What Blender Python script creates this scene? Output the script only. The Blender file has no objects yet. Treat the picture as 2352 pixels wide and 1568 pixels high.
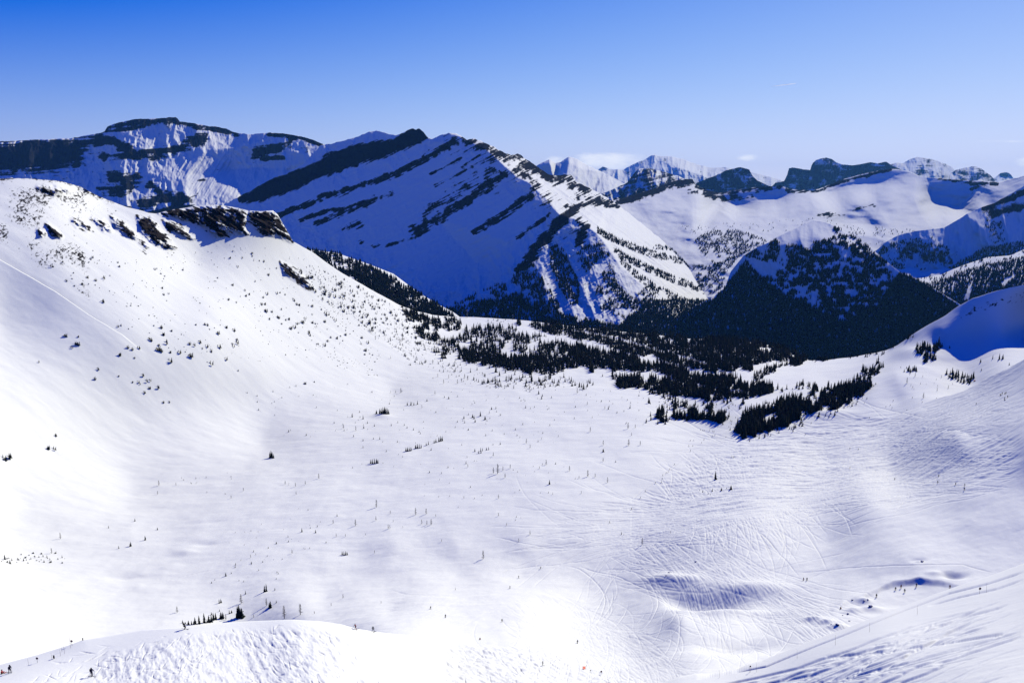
import bpy, bmesh, math, random
import numpy as np
from mathutils import Vector, Matrix
from mathutils.geometry import delaunay_2d_cdt

random.seed(7)
rng = np.random.default_rng(7)
scene = bpy.context.scene
COL = scene.collection
R = math.radians

# ------------------------------------------------------------------ camera, sky, sun, exposure
F_PX, CX, CY = 1846.0, 1176.0, 784.0          # photograph measured on a 2352 x 1568 grid
PITCH = R(10.53)
SUN_AZ, SUN_EL = R(39), R(31)                 # azimuth clockwise from the view direction

cam_d = bpy.data.cameras.new('camera')
cam_d.sensor_width = 36.0
cam_d.lens = 36.0 * F_PX / 2352.0
cam_d.clip_start, cam_d.clip_end = 1.0, 200000.0
cam = bpy.data.objects.new('camera', cam_d)
COL.objects.link(cam)
cam.rotation_euler = (math.pi / 2 - PITCH, 0, 0)
scene.camera = cam

world = bpy.data.worlds.new("World")
scene.world = world
world.use_nodes = True
wn, wl = world.node_tree.nodes, world.node_tree.links
wn.clear()
sky = wn.new('ShaderNodeTexSky')
sky.sky_type = 'NISHITA'
sky.sun_disc = False
sky.sun_elevation = SUN_EL
sky.sun_rotation = SUN_AZ
sky.altitude = 2500
sky.air_density = 1.0
sky.dust_density = 0.4
sky.ozone_density = 4.0
# clear, cold mountain air: the sky's own colours, deepened
sep = wn.new('ShaderNodeSeparateColor')
com = wn.new('ShaderNodeCombineColor')
wl.new(sky.outputs[0], sep.inputs[0])
def wmath(op, a, b_=None, c=None):
    n = wn.new('ShaderNodeMath'); n.operation = op
    for i_, v_ in enumerate((a, b_, c)):
        if v_ is None: continue
        if isinstance(v_, (int, float)): n.inputs[i_].default_value = v_
        else: wl.new(v_, n.inputs[i_])
    return n.outputs[0]
chan = [wmath('MULTIPLY', sep.outputs[ch], 0.107) for ch in range(3)]
red = wmath('MULTIPLY_ADD', wmath('MAXIMUM', wmath('SUBTRACT', chan[0], 0.172), 0.0), 1.5, wmath('MULTIPLY', chan[0], 0.012))
red = wmath('MULTIPLY', wmath('SUBTRACT', 1.0, wmath('EXPONENT', wmath('MULTIPLY', red, -1.6))), 0.88)
grn = wmath('MULTIPLY_ADD', wmath('MAXIMUM', wmath('SUBTRACT', chan[1], 0.29), 0.0), 1.5, wmath('MULTIPLY', chan[1], 0.31))
grn = wmath('MULTIPLY', wmath('SUBTRACT', 1.0, wmath('EXPONENT', wmath('MULTIPLY', grn, -1.2))), 0.88)
blu = wmath('MULTIPLY', wmath('SUBTRACT', 1.0, wmath('EXPONENT', wmath('MULTIPLY', chan[2], -1.9))), 1.05)
for ch, c_ in enumerate((red, grn, blu)):
    wl.new(wmath('DIVIDE', c_, 0.1115), com.inputs[ch])
bgn = wn.new('ShaderNodeBackground')
bgn.inputs['Strength'].default_value = 0.10
wo = wn.new('ShaderNodeOutputWorld')
# low wisps of cloud along the far horizon, by compass direction and height
tcw = wn.new('ShaderNodeTexCoord'); sx = wn.new('ShaderNodeSeparateXYZ'); wl.new(tcw.outputs['Generated'], sx.inputs[0])
yy_ = wmath('MAXIMUM', sx.outputs['Y'], 0.05)
az_ = wmath('DIVIDE', sx.outputs['X'], yy_); el_ = wmath('DIVIDE', sx.outputs['Z'], yy_)
cv = wn.new('ShaderNodeCombineXYZ'); wl.new(wmath('MULTIPLY', az_, 38.0), cv.inputs[0]); wl.new(wmath('MULTIPLY', el_, 95.0), cv.inputs[1])
cn = wn.new('ShaderNodeTexNoise'); cn.inputs['Scale'].default_value = 1.0; cn.inputs['Detail'].default_value = 6; cn.inputs['Roughness'].default_value = 0.62
wl.new(cv.outputs[0], cn.inputs['Vector'])
cover = None
for a0, e0, aw, ew, k in ((0.118, 0.037, 0.065, 0.014, .9), (0.055, 0.036, 0.02, 0.010, .8), (0.284, 0.041, 0.018, 0.006, .75), (0.645, 0.036, 0.045, 0.010, .9), (0.63, 0.060, 0.12, 0.0025, .42)):
    da = wmath('DIVIDE', wmath('SUBTRACT', az_, a0), aw); de = wmath('DIVIDE', wmath('SUBTRACT', el_, e0), ew)
    r2 = wmath('ADD', wmath('MULTIPLY', da, da), wmath('MULTIPLY', de, de))
    m_ = wmath('MULTIPLY', wmath('MAXIMUM', wmath('SUBTRACT', 1.0, r2), 0.0), k)
    cover = m_ if cover is None else wmath('MAXIMUM', cover, m_)
cm = wn.new('ShaderNodeMapRange'); cm.interpolation_type = 'SMOOTHSTEP'
cm.inputs['From Min'].default_value = 0.62; cm.inputs['From Max'].default_value = 1.15
wl.new(wmath('ADD', wmath('MULTIPLY', cover, 0.75), wmath('MULTIPLY', cn.outputs['Fac'], 0.85)), cm.inputs['Value'])
cmx = wn.new('ShaderNodeMix'); cmx.data_type = 'RGBA'; cmx.inputs[7].default_value = (8.6, 8.7, 9.1, 1)
cut = wmath('MULTIPLY', cm.outputs[0], wmath('GREATER_THAN', cover, 0.001))
wl.new(cut, cmx.inputs[0]); wl.new(com.outputs[0], cmx.inputs[6])
wl.new(cmx.outputs[2], bgn.inputs['Color'])
wl.new(bgn.outputs[0], wo.inputs['Surface'])

SUN_DIR = Vector((math.sin(SUN_AZ) * math.cos(SUN_EL), math.cos(SUN_AZ) * math.cos(SUN_EL), math.sin(SUN_EL)))
sun_d = bpy.data.lights.new('sun', 'SUN')
sun_d.energy = 5.0
sun_d.angle = R(0.5)
sun_d.color = (1.0, 0.85, 0.58)
sun = bpy.data.objects.new('sun', sun_d)
sun.rotation_euler = SUN_DIR.to_track_quat('Z', 'Y').to_euler()
COL.objects.link(sun)

vs = scene.view_settings
scene.display_settings.display_device = 'sRGB'
vs.view_transform = 'Standard'
vs.look = 'None'
vs.exposure = 0.28
vs.gamma = 1.0
scene.render.engine = 'CYCLES'
scene.cycles.max_bounces = 5
scene.cycles.diffuse_bounces = 0
scene.cycles.glossy_bounces = 1
scene.cycles.volume_bounces = 0
scene.cycles.use_denoising = True
try:
    scene.cycles.denoiser = 'OPENIMAGEDENOISE'
except Exception:
    pass

# ------------------------------------------------------------------ numeric helpers
CP, SP = math.cos(PITCH), math.sin(PITCH)

def rays(px, py):
    """direction per unit of forward distance Y for photo grid positions"""
    dx = (np.asarray(px, float) - CX) / F_PX
    dy = (CY - np.asarray(py, float)) / F_PX
    yy = CP + dy * SP
    zz = -SP + dy * CP
    return dx / yy, zz / yy

def _hash(ix, iy, iz, seed):
    h = (ix.astype(np.uint32) * np.uint32(374761393) + iy.astype(np.uint32) * np.uint32(668265263)
         + iz.astype(np.uint32) * np.uint32(2246822519) + np.uint32((seed * 3266489917) & 0xffffffff))
    h = (h ^ (h >> np.uint32(13))) * np.uint32(1274126177)
    h = h ^ (h >> np.uint32(16))
    return h.astype(np.float32) * np.float32(1 / 4294967296.0)

def vnoise2(x, y, seed=0):
    x = np.asarray(x, np.float64); y = np.asarray(y, np.float64)
    ix = np.floor(x).astype(np.int64); iy = np.floor(y).astype(np.int64)
    fx = (x - ix).astype(np.float32); fy = (y - iy).astype(np.float32)
    fx = fx * fx * fx * (fx * (fx * 6 - 15) + 10); fy = fy * fy * fy * (fy * (fy * 6 - 15) + 10)
    z = np.zeros_like(ix)
    a = _hash(ix, iy, z, seed); b = _hash(ix + 1, iy, z, seed)
    c = _hash(ix, iy + 1, z, seed); d = _hash(ix + 1, iy + 1, z, seed)
    return (a + (b - a) * fx) * (1 - fy) + (c + (d - c) * fx) * fy - 0.5

def fbm(x, y, scale, octaves=5, seed=0, gain=0.5, ridged=False):
    """noise in about -0.5..0.5 (ridged: 0..1 with sharp crests)"""
    s = 0.0; amp = 1.0; tot = 0.0
    x = np.asarray(x, float) / scale; y = np.asarray(y, float) / scale
    for o in range(octaves):
        n = vnoise2(x + 13.7 * o, y - 7.3 * o, seed + o * 17)
        if ridged:
            n = 1 - np.abs(n) * 4
            n = np.clip(n, -1, 1)
        s = s + amp * n; tot += amp
        amp *= gain
        x, y = x * 1.93 * 0.8 - y * 1.93 * 0.6, x * 1.93 * 0.6 + y * 1.93 * 0.8
    return s / tot

def sstep(a, b, x):
    t = np.clip((x - a) / (b - a), 0, 1)
    return t * t * (3 - 2 * t)

def seg_dist(px, py, pts):
    d = np.full(np.shape(px), 1e9)
    for (x0, y0), (x1, y1) in zip(pts[:-1], pts[1:]):
        vx, vy = x1 - x0, y1 - y0
        t = np.clip(((px - x0) * vx + (py - y0) * vy) / (vx * vx + vy * vy + 1e-9), 0, 1)
        d = np.minimum(d, np.hypot(px - x0 - t * vx, py - y0 - t * vy))
    return d

def poly_sd(px, py, pts):
    """distance to a polygon's edge, positive inside"""
    inside = np.zeros(np.shape(px), bool)
    n = len(pts)
    for i in range(n):
        (x0, y0), (x1, y1) = pts[i], pts[(i + 1) % n]
        if y0 == y1:
            continue
        c = ((y0 > py) != (y1 > py)) & (px < (x1 - x0) * (py - y0) / (y1 - y0) + x0)
        inside ^= c
    d = seg_dist(px, py, list(pts) + [pts[0]])
    return np.where(inside, d, -d)

class TPS:
    """smooth surface through control points: inverse distance is exact for planes"""
    def __init__(self, pts, smooth=0.0):
        p = np.array(pts, float)
        self.c = p[:, :2] / 500.0
        w = 1000.0 / p[:, 2]
        n = len(p)
        K = self._k(self.c, self.c) + np.eye(n) * smooth
        P = np.c_[np.ones(n), self.c]
        A = np.zeros((n + 3, n + 3)); A[:n, :n] = K; A[:n, n:] = P; A[n:, :n] = P.T
        s = np.linalg.solve(A, np.r_[w, 0, 0, 0])
        self.w, self.a = s[:n], s[n:]
    def _k(self, a, b):
        r2 = ((a[:, None, :] - b[None, :, :]) ** 2).sum(-1)
        return 0.5 * r2 * np.log(r2 + 1e-12)
    def __call__(self, px, py):
        sh = np.shape(px)
        q = np.c_[np.ravel(px), np.ravel(py)] / 500.0
        out = np.empty(len(q))
        for i in range(0, len(q), 40000):
            qq = q[i:i + 40000]
            out[i:i + 40000] = self._k(qq, self.c) @ self.w + self.a[0] + qq @ self.a[1:]
        return np.maximum(out.reshape(sh), 0.02) / 1000.0

class TIN:
    """faceted surface with crisp ridges: points (px, py, Y), ridges as lists of point indices"""
    def __init__(self, pts, ridges=(), dom=(-150, 2500, 250, 900)):
        base = TPS(pts, 0.02)
        pts = [tuple(p) for p in pts]
        x0, x1, y0, y1 = dom
        nx = 5
        for i in range(nx):
            x = x0 + (x1 - x0) * i / (nx - 1)
            for y in (y0, y1):
                pts.append((x, y, 1.0 / float(base(np.array([x]), np.array([y]))[0])))
        for x in (x0, x1):
            y = (y0 + y1) / 2
            pts.append((x, y, 1.0 / float(base(np.array([x]), np.array([y]))[0])))
        edges = []
        for r in ridges:
            edges += list(zip(r[:-1], r[1:]))
        v, e, f, ov, oe, of = delaunay_2d_cdt([Vector((p[0], p[1])) for p in pts], edges, [], 0, 1e-4)
        self.v = np.array([(a.x, a.y) for a in v])
        self.w = np.array([1.0 / pts[o[0]][2] if len(o) else float(base(np.array([v[i].x]), np.array([v[i].y]))[0])
                           for i, o in enumerate(ov)])
        self.f = [tuple(t) for t in f]
        self.base = base
    def __call__(self, px, py):
        out = self.base(px, py)
        px = np.asarray(px, float); py = np.asarray(py, float)
        for a, b, c in self.f:
            A, B, C = self.v[a], self.v[b], self.v[c]
            m = (px >= min(A[0], B[0], C[0]) - .01) & (px <= max(A[0], B[0], C[0]) + .01) & \
                (py >= min(A[1], B[1], C[1]) - .01) & (py <= max(A[1], B[1], C[1]) + .01)
            if not m.any():
                continue
            x, y = px[m], py[m]
            den = (B[1] - C[1]) * (A[0] - C[0]) + (C[0] - B[0]) * (A[1] - C[1])
            if abs(den) < 1e-9:
                continue
            l1 = ((B[1] - C[1]) * (x - C[0]) + (C[0] - B[0]) * (y - C[1])) / den
            l2 = ((C[1] - A[1]) * (x - C[0]) + (A[0] - C[0]) * (y - C[1])) / den
            l3 = 1 - l1 - l2
            ins = (l1 >= -1e-6) & (l2 >= -1e-6) & (l3 >= -1e-6)
            idx = np.flatnonzero(m.ravel())[ins.ravel()] if m.ndim == 1 else None
            val = l1 * self.w[a] + l2 * self.w[b] + l3 * self.w[c]
            if m.ndim == 1:
                out[idx] = val[ins]
            else:
                tmp = out[m]; tmp[ins] = val[ins]; out[m] = tmp
        return out

def plane_y(px, py, ref, gx, gy):
    """distance at which the ray through (px, py) meets the plane of slope (gx, gy) through a reference point"""
    ax, az = rays(ref[0], ref[1]); bx, bz = rays(px, py)
    k = ref[2] * (az - gx * ax - gy)
    return float(k / (bz - gx * bx - gy))

def blur(a, n=1):
    for _ in range(n):
        p = np.pad(a, 1, mode='edge')
        a = (p[:-2, 1:-1] + 2 * p[1:-1, 1:-1] + p[2:, 1:-1]) / 4
        p = np.pad(a, 1, mode='edge')
        a = (p[1:-1, :-2] + 2 * p[1:-1, 1:-1] + p[1:-1, 2:]) / 4
    return a

def mesh_from_arrays(name, verts, quads, mat, attrs=None, smooth=True, tris=False):
    me = bpy.data.meshes.new(name)
    k = quads.shape[1]
    me.vertices.add(len(verts))
    me.vertices.foreach_set('co', np.ascontiguousarray(verts, np.float32).ravel())
    me.loops.add(quads.size)
    me.loops.foreach_set('vertex_index', np.ascontiguousarray(quads, np.int32).ravel())
    me.polygons.add(len(quads))
    me.polygons.foreach_set('loop_start', np.arange(0, quads.size, k, dtype=np.int32))
    me.polygons.foreach_set('loop_total', np.full(len(quads), k, np.int32))
    me.polygons.foreach_set('use_smooth', np.full(len(quads), smooth, bool))
    for an, av in (attrs or {}).items():
        at = me.attributes.new(an, 'FLOAT', 'POINT')
        at.data.foreach_set('value', np.ascontiguousarray(av, np.float32).ravel())
    me.update()
    me.validate()
    if mat:
        me.materials.append(mat)
    return me

def link(name, me, parent=None):
    o = bpy.data.objects.new(name, me)
    COL.objects.link(o)
    if parent:
        o.parent = parent
    return o

def tag(o, label=None, cat=None, group=None, kind=None):
    if label: o['label'] = label
    if cat: o['category'] = cat
    if group: o['group'] = group
    if kind: o['kind'] = kind
    return o

# ------------------------------------------------------------------ materials
def new_mat(name):
    m = bpy.data.materials.new(name)
    m.use_nodes = True
    nt = m.node_tree
    b = nt.nodes.get('Principled BSDF')
    return m, nt, b

def terrain_mat(name, snow=(0.70, 0.795, 0.855), rock_a=(0.008, 0.010, 0.014), rock_b=(0.022, 0.027, 0.042),
                nscale=0.02, bump_scale=0.5, bump=0.15, bump_dist=0.3, soft=0.10, nmix=0.25):
    m, nt, b = new_mat(name)
    N, L = nt.nodes, nt.links
    geo = N.new('ShaderNodeNewGeometry')
    at = N.new('ShaderNodeAttribute'); at.attribute_name = 'rock'
    n1 = N.new('ShaderNodeTexNoise'); n1.inputs['Scale'].default_value = nscale
    n1.inputs['Detail'].default_value = 6; n1.inputs['Roughness'].default_value = 0.7
    L.new(geo.outputs['Position'], n1.inputs['Vector'])
    sub = N.new('ShaderNodeMath'); sub.operation = 'SUBTRACT'; sub.inputs[1].default_value = 0.5
    L.new(n1.outputs['Fac'], sub.inputs[0])
    mad = N.new('ShaderNodeMath'); mad.operation = 'MULTIPLY_ADD'; mad.inputs[1].default_value = nmix * 2
    L.new(sub.outputs[0], mad.inputs[0]); L.new(at.outputs['Fac'], mad.inputs[2])
    mr = N.new('ShaderNodeMapRange'); mr.interpolation_type = 'SMOOTHSTEP'
    mr.inputs['From Min'].default_value = 0.5 - soft; mr.inputs['From Max'].default_value = 0.5 + soft
    L.new(mad.outputs[0], mr.inputs['Value'])
    n2 = N.new('ShaderNodeTexNoise'); n2.inputs['Scale'].default_value = nscale * 3
    n2.inputs['Detail'].default_value = 5
    L.new(geo.outputs['Position'], n2.inputs['Vector'])
    rk = N.new('ShaderNodeMix'); rk.data_type = 'RGBA'
    rk.inputs[6].default_value = (*rock_a, 1); rk.inputs[7].default_value = (*rock_b, 1)
    L.new(n2.outputs['Fac'], rk.inputs[0])
    mx = N.new('ShaderNodeMix'); mx.data_type = 'RGBA'
    mx.inputs[6].default_value = (*snow, 1)
    L.new(mr.outputs[0], mx.inputs[0]); L.new(rk.outputs[2], mx.inputs[7])
    L.new(mx.outputs[2], b.inputs['Base Color'])
    b.inputs['Roughness'].default_value = 0.75
    b.inputs['Specular IOR Level'].default_value = 0.0
    n3 = N.new('ShaderNodeTexNoise'); n3.inputs['Scale'].default_value = bump_scale
    n3.inputs['Detail'].default_value = 5; n3.inputs['Roughness'].default_value = 0.6
    L.new(geo.outputs['Position'], n3.inputs['Vector'])
    bp = N.new('ShaderNodeBump'); bp.inputs['Strength'].default_value = bump
    bp.inputs['Distance'].default_value = bump_dist
    L.new(n3.outputs['Fac'], bp.inputs['Height'])
    L.new(bp.outputs[0], b.inputs['Normal'])
    return m

def plain_mat(name, col, rough=0.7, spec=0.2, var=0.0, vscale=3.0):
    m, nt, b = new_mat(name)
    b.inputs['Base Color'].default_value = (*col, 1)
    b.inputs['Roughness'].default_value = rough
    b.inputs['Specular IOR Level'].default_value = spec
    if var:
        N, L = nt.nodes, nt.links
        tc = N.new('ShaderNodeNewGeometry')
        n = N.new('ShaderNodeTexNoise'); n.inputs['Scale'].default_value = vscale; n.inputs['Detail'].default_value = 3
        L.new(tc.outputs['Position'], n.inputs['Vector'])
        mx = N.new('ShaderNodeMix'); mx.data_type = 'RGBA'
        mx.inputs[6].default_value = (*[c * (1 - var) for c in col], 1)
        mx.inputs[7].default_value = (*[c * (1 + var) for c in col], 1)
        L.new(n.outputs['Fac'], mx.inputs[0]); L.new(mx.outputs[2], b.inputs['Base Color'])
    return m

M_SNOW = terrain_mat('snow_and_scree', nscale=0.35, bump_scale=0.6, bump=0.25, bump_dist=0.25, nmix=0.26, soft=0.10, rock_a=(0.010, 0.010, 0.013), rock_b=(0.030, 0.029, 0.032))
M_ALP = terrain_mat('mountain_snow_and_rock', nscale=0.03, bump_scale=0.04, bump=0.3, bump_dist=4.0, nmix=0.24, soft=0.09)
M_FAR = terrain_mat('distant_snow_and_rock', nscale=0.008, bump_scale=0.012, bump=0.4, bump_dist=14.0, nmix=0.24, soft=0.12,
                    rock_a=(0.012, 0.014, 0.022), rock_b=(0.030, 0.034, 0.052))

# ------------------------------------------------------------------ terrain sheets
class Sheet:
    """one piece of terrain: a fine grid from a lower edge up to its skyline, then down its back"""
    def __init__(self, name, x0, x1, top, bot, interp, mat, step=2.0, rows=200, depth=None, lift=None, rock=None,
                 soften=1, jag=0.0, jag_scale=12.0, back=((6, -1), (25, -10), (80, -45), (220, -140)), seed=1, vpow=1.0):
        xs = np.arange(x0, x1 + step, step)
        tx, ty = np.array([p[0] for p in top], float), np.array([p[1] for p in top], float)
        bx, by = np.array([p[0] for p in bot], float), np.array([p[1] for p in bot], float)
        t = np.interp(xs, tx, ty)
        if jag:
            t = t - jag * fbm(xs, xs * 0 + seed * 3.1, jag_scale, 4, seed)
        b = np.interp(xs, bx, by)
        b = np.maximum(b, t + 4)
        v = np.linspace(0, 1, rows) ** vpow
        PX = np.repeat(xs[None, :], rows, 0)
        PY = b[None, :] + (t - b)[None, :] * v[:, None]
        W = interp(PX, PY)
        if soften:                        # round off the facets
            s_ = soften * 2.0
            for dx, dy in ((1, 0), (-1, 0), (0, 1), (0, -1), (.7, .7), (-.7, .7), (.7, -.7), (-.7, -.7)):
                W = W + interp(PX + dx * s_, PY + dy * s_)
            W = W / 9.0
        Y = 1.0 / W
        rx, rz = rays(PX, PY)
        if depth is not None:
            Y = Y + depth(PX, PY, rx * Y, Y, rz * Y)
        X, Z = rx * Y, rz * Y
        if lift is not None:
            Z = Z + lift(PX, PY, X, Y, Z)
        rk = rock(PX, PY, X, Y, Z) if rock is not None else np.zeros_like(X)
        self.x0, self.step, self.t, self.b, self.v, self.rows = x0, step, t, b, v, rows
        self.P = np.stack([X, Y, Z], -1)
        rowsP = [self.P]
        rr = [rk]
        for dY, dz in back:
            f = (Y[-1] + dY) / Y[-1]
            rowsP.append(np.stack([X[-1] * f, Y[-1] + dY, Z[-1] + dz], -1)[None])
            rr.append(rk[-1:] * 0.7)
        G = np.concatenate(rowsP, 0); K = np.concatenate(rr, 0)
        nr, nc = G.shape[:2]
        i = np.arange(nr - 1)[:, None] * nc + np.arange(nc - 1)[None, :]
        q = np.stack([i, i + 1, i + nc + 1, i + nc], -1).reshape(-1, 4)
        me = mesh_from_arrays(name, G.reshape(-1, 3), q, mat, {'rock': K})
        self.obj = tag(link(name, me), kind='structure')
    def at(self, px, py):
        """world position of the surface seen at photo grid position(s)"""
        px = np.atleast_1d(np.asarray(px, float)); py = np.atleast_1d(np.asarray(py, float))
        c = np.clip((px - self.x0) / self.step, 0, self.P.shape[1] - 1.001)
        ci = c.astype(int); cf = (c - ci)[:, None]
        t = self.t[ci] * (1 - cf[:, 0]) + self.t[ci + 1] * cf[:, 0]
        b = self.b[ci] * (1 - cf[:, 0]) + self.b[ci + 1] * cf[:, 0]
        vv = np.clip((py - b) / (t - b), 0, 1)
        r = np.clip(np.interp(vv, self.v, np.arange(self.rows)), 0, self.rows - 1.001)
        ri = r.astype(int); rf = (r - ri)[:, None]
        P = self.P
        return ((P[ri, ci] * (1 - cf) + P[ri, ci + 1] * cf) * (1 - rf)
                + (P[ri + 1, ci] * (1 - cf) + P[ri + 1, ci + 1] * cf) * rf)

# ------------------------------------------------------------------ far mountains
def strata(px, py, slope, scale_t, scale_s, seed, octaves=4):
    """layered noise: long along beds that rise to the right with the given picture slope"""
    n = math.hypot(1, slope)
    s = (px + slope * -py * -1 * 0 + (px * 0)) if False else (px * 1 - py * slope) / n
    t = (px * slope + py) / n
    return fbm(s / scale_s, t / scale_t, 1.0, octaves, seed)

GROUND = -1000.0
gv = np.array([(-26000, -3000, GROUND), (26000, -3000, GROUND), (26000, 27000, GROUND), (-26000, 27000, GROUND)], float)
tag(link('ground', mesh_from_arrays('ground', gv, np.array([[0, 1, 2, 3]]), M_FAR, {'rock': np.zeros(4)})), kind='structure')

def rough(amp, scale, seed, octaves=6, gain=0.52):
    """depth roughness proportional to the size of the relief"""
    return lambda px, py, X, Y, Z: amp * fbm(px * 1.0, py * 1.6, scale, octaves, seed, gain)

def far_peak(name, top, y, bottom, seed, snow=0.35, facets=(), amp=0.05, dip=0.0, mat=None, jag=2.5, back=900, run=0.86):
    """distant mountain: a crest with buttresses, beds picked out in snow"""
    x0, x1 = top[0][0], top[-1][0]
    pts, ridges = [], []
    for p in top:
        pts.append((p[0], p[1], y))
    n = len(pts)
    for x in np.linspace(x0, x1, 5):
        pts.append((x, bottom, y * run))
    for f in facets:                      # (px, py, share of the distance)
        pts.append((f[0], f[1], y * f[2]))
    it = TIN(pts, dom=(x0 - 40, x1 + 40, min(p[1] for p in top) - 20, bottom + 30))
    def depth(px, py, X, Y, Z):
        r = fbm(px, py * 0.45, 22, 6, seed, 0.55, ridged=True)
        b = strata(px, py, dip, 3.2, 60, seed + 5, 3)
        return -Y * amp * (r * 0.6 + b * 0.12)
    def rock(px, py, X, Y, Z):
        b = strata(px, py, dip, 4.0, 45, seed + 9, 4)
        r = fbm(px, py * 0.6, 14, 6, seed + 3, 0.6)
        gz = np.gradient(Z, axis=0) / (np.abs(np.gradient(Y, axis=0)) + 1e-3)
        return snow + b * 0.45 + r * 0.95 + 0.16 * sstep(0.5, 1.6, np.abs(gz))
    return Sheet(name, x0, x1, top, [(x0, bottom), (x1, bottom)], it, mat or M_FAR, step=1.3, rows=90, depth=depth,
                 rock=rock, soften=1, jag=jag, jag_scale=9, seed=seed,
                 back=((60, -20), (300, -120), (back, -600), (back * 2.5, -1500)))

far_peak('mountain_peak', [(1215, 392), (1234, 380), (1248, 372), (1262, 366), (1269, 370), (1276, 375), (1290, 371), (1298, 365), (1306, 360), (1316, 362),
         (1326, 366), (1350, 380), (1385, 396), (1420, 414), (1450, 430)], 9000, 480, 11, snow=-0.02,
         facets=((1275, 420, .93), (1300, 405, .905), (1330, 385, .95), (1306, 372, .96), (1262, 376, .965)), amp=0.010, jag=1)
far_peak('mountain_peak', [(1365, 400), (1375, 389), (1385, 382), (1399, 389), (1431, 390), (1459, 375), (1484, 365), (1496, 357), (1505, 356), (1519, 359),
         (1545, 360), (1568, 365), (1588, 373), (1610, 380), (1635, 386), (1665, 384), (1690, 390), (1725, 395), (1768, 406), (1788, 413), (1820, 420)],
         15500, 460, 12, snow=0.16, facets=((1440, 410, .95), (1500, 390, .93), (1530, 375, .95), (1560, 385, .92), (1620, 405, .93)), amp=0.018)
far_peak('mountain_ridge', [(1380, 446), (1400, 438), (1440, 420), (1455, 400), (1466, 388), (1491, 386), (1519, 393), (1560, 405), (1600, 424), (1625, 440)],
         7600, 500, 13, snow=0.50, facets=((1470, 420, .95), (1510, 425, .93)), amp=0.035, dip=0.25)
far_peak('rock_butte', [(1596, 424), (1601, 420), (1622, 411), (1645, 403), (1668, 391), (1685, 387), (1701, 384), (1721, 390), (1728, 403), (1741, 416), (1758, 423), (1785, 436)],
         9300, 480, 14, snow=0.60, facets=((1690, 400, .996), (1660, 430, .99), (1720, 430, .985)), amp=0.010, jag=2, run=.97)
far_peak('rock_butte', [(1772, 430), (1781, 420), (1801, 416), (1808, 402), (1812, 387), (1821, 385), (1840, 388), (1861, 391), (1864, 380), (1868, 373), (1875, 367), (1886, 364), (1898, 362),
         (1911, 366), (1921, 373), (1935, 378), (1955, 380), (1975, 378), (1998, 373), (2018, 375), (2035, 371), (2048, 380), (2075, 392), (2100, 408)],
         11500, 470, 15, snow=0.58, facets=((1868, 392, .995), (1840, 400, .995), (1835, 430, .985), (1900, 385, .985), (1960, 395, .994), (1920, 425, .98), (2010, 385, .995)),
         amp=0.010, jag=1.5, run=.965)
far_peak('mountain_peak', [(2030, 382), (2045, 377), (2061, 373), (2075, 375), (2088, 366), (2100, 362), (2108, 360), (2120, 362), (2135, 365), (2155, 370), (2170, 376), (2185, 383), (2201, 400), (2221, 413), (2240, 425)],
         14000, 460, 16, snow=0.28, facets=((2108, 375, .97), (2090, 395, .94), (2150, 395, .94), (2180, 405, .95)), amp=0.018)
far_peak('mountain_peak', [(2182, 398), (2195, 391), (2218, 385), (2232, 382), (2241, 382), (2255, 388), (2275, 403), (2285, 414), (2300, 425)],
         13000, 460, 17, snow=0.38, facets=((2240, 395, .97), (2220, 420, .95)), amp=0.03)
far_peak('mountain_peak', [(2268, 420), (2281, 411), (2290, 404), (2298, 398), (2308, 396), (2315, 396), (2322, 401), (2328, 410), (2345, 407), (2356, 405), (2420, 412)],
         19000, 460, 18, snow=0.42, amp=0.025)

# ------------------------------------------------------------------ the long massif at the left
m1_top = [(-150, 335), (-60, 328), (0, 325), (60, 322), (110, 320), (160, 318), (195, 312), (233, 305), (240, 302), (247, 291), (275, 281), (310, 274), (350, 273), (385, 270), (403, 269),
          (408, 273), (413, 280), (430, 281), (450, 284), (480, 290), (497, 291), (520, 296), (535, 303), (547, 306), (575, 308), (595, 307), (620, 304), (660, 308), (700, 315), (743, 331), (790, 345), (850, 370)]
m1_pts = [(-150, 335, 5900), (0, 325, 5900), (160, 318, 6000), (247, 291, 6050), (310, 274, 6100), (403, 269, 6150), (450, 284, 6150), (547, 306, 6150), (620, 304, 6000), (743, 331, 5800), (850, 370, 5600),
          # foot of the cliffs
          (-150, 400, 5650), (0, 395, 5620), (150, 400, 5600), (210, 345, 5870), (243, 318, 5930), (300, 362, 5680), (320, 395, 5560), (345, 425, 5420), (370, 443, 5320), (427, 455, 5180), (445, 478, 5060),
          # below, in shade
          (0, 420, 5500), (180, 430, 5480), (270, 440, 5350), (330, 475, 5120), (300, 520, 4980),
          # the lit bowl
          (400, 365, 5750), (470, 345, 5850), (430, 400, 5560), (480, 400, 5640), (520, 440, 5330), (600, 385, 5760), (650, 390, 5620), (560, 470, 5180), (535, 390, 5780),
          (600, 325, 5930), (540, 340, 5900), (660, 345, 5760), (720, 360, 5560), (600, 540, 4900), (450, 540, 4850), (800, 420, 5400)]
m1 = TIN(m1_pts, [(15, 16, 17, 18, 19, 20, 21)], dom=(-200, 900, 230, 640))
def m1_depth(px, py, X, Y, Z):
    r = fbm(px, py * 0.6, 45, 6, 21, 0.55, ridged=True)
    gul = fbm(px * 1.0 + py * 0.62, py * 0.10, 13, 4, 22, 0.5, ridged=True)      # gullies running down the bowl
    lit = sstep(0, 40, poly_sd(px, py, [(350, 350), (520, 330), (560, 400), (640, 400), (560, 480), (440, 470)]))
    return -48 * r * (1 - 0.72 * lit) - 16 * gul * lit - 18 * fbm(px, py, 9, 4, 23) * (1 - .6 * lit)
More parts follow.
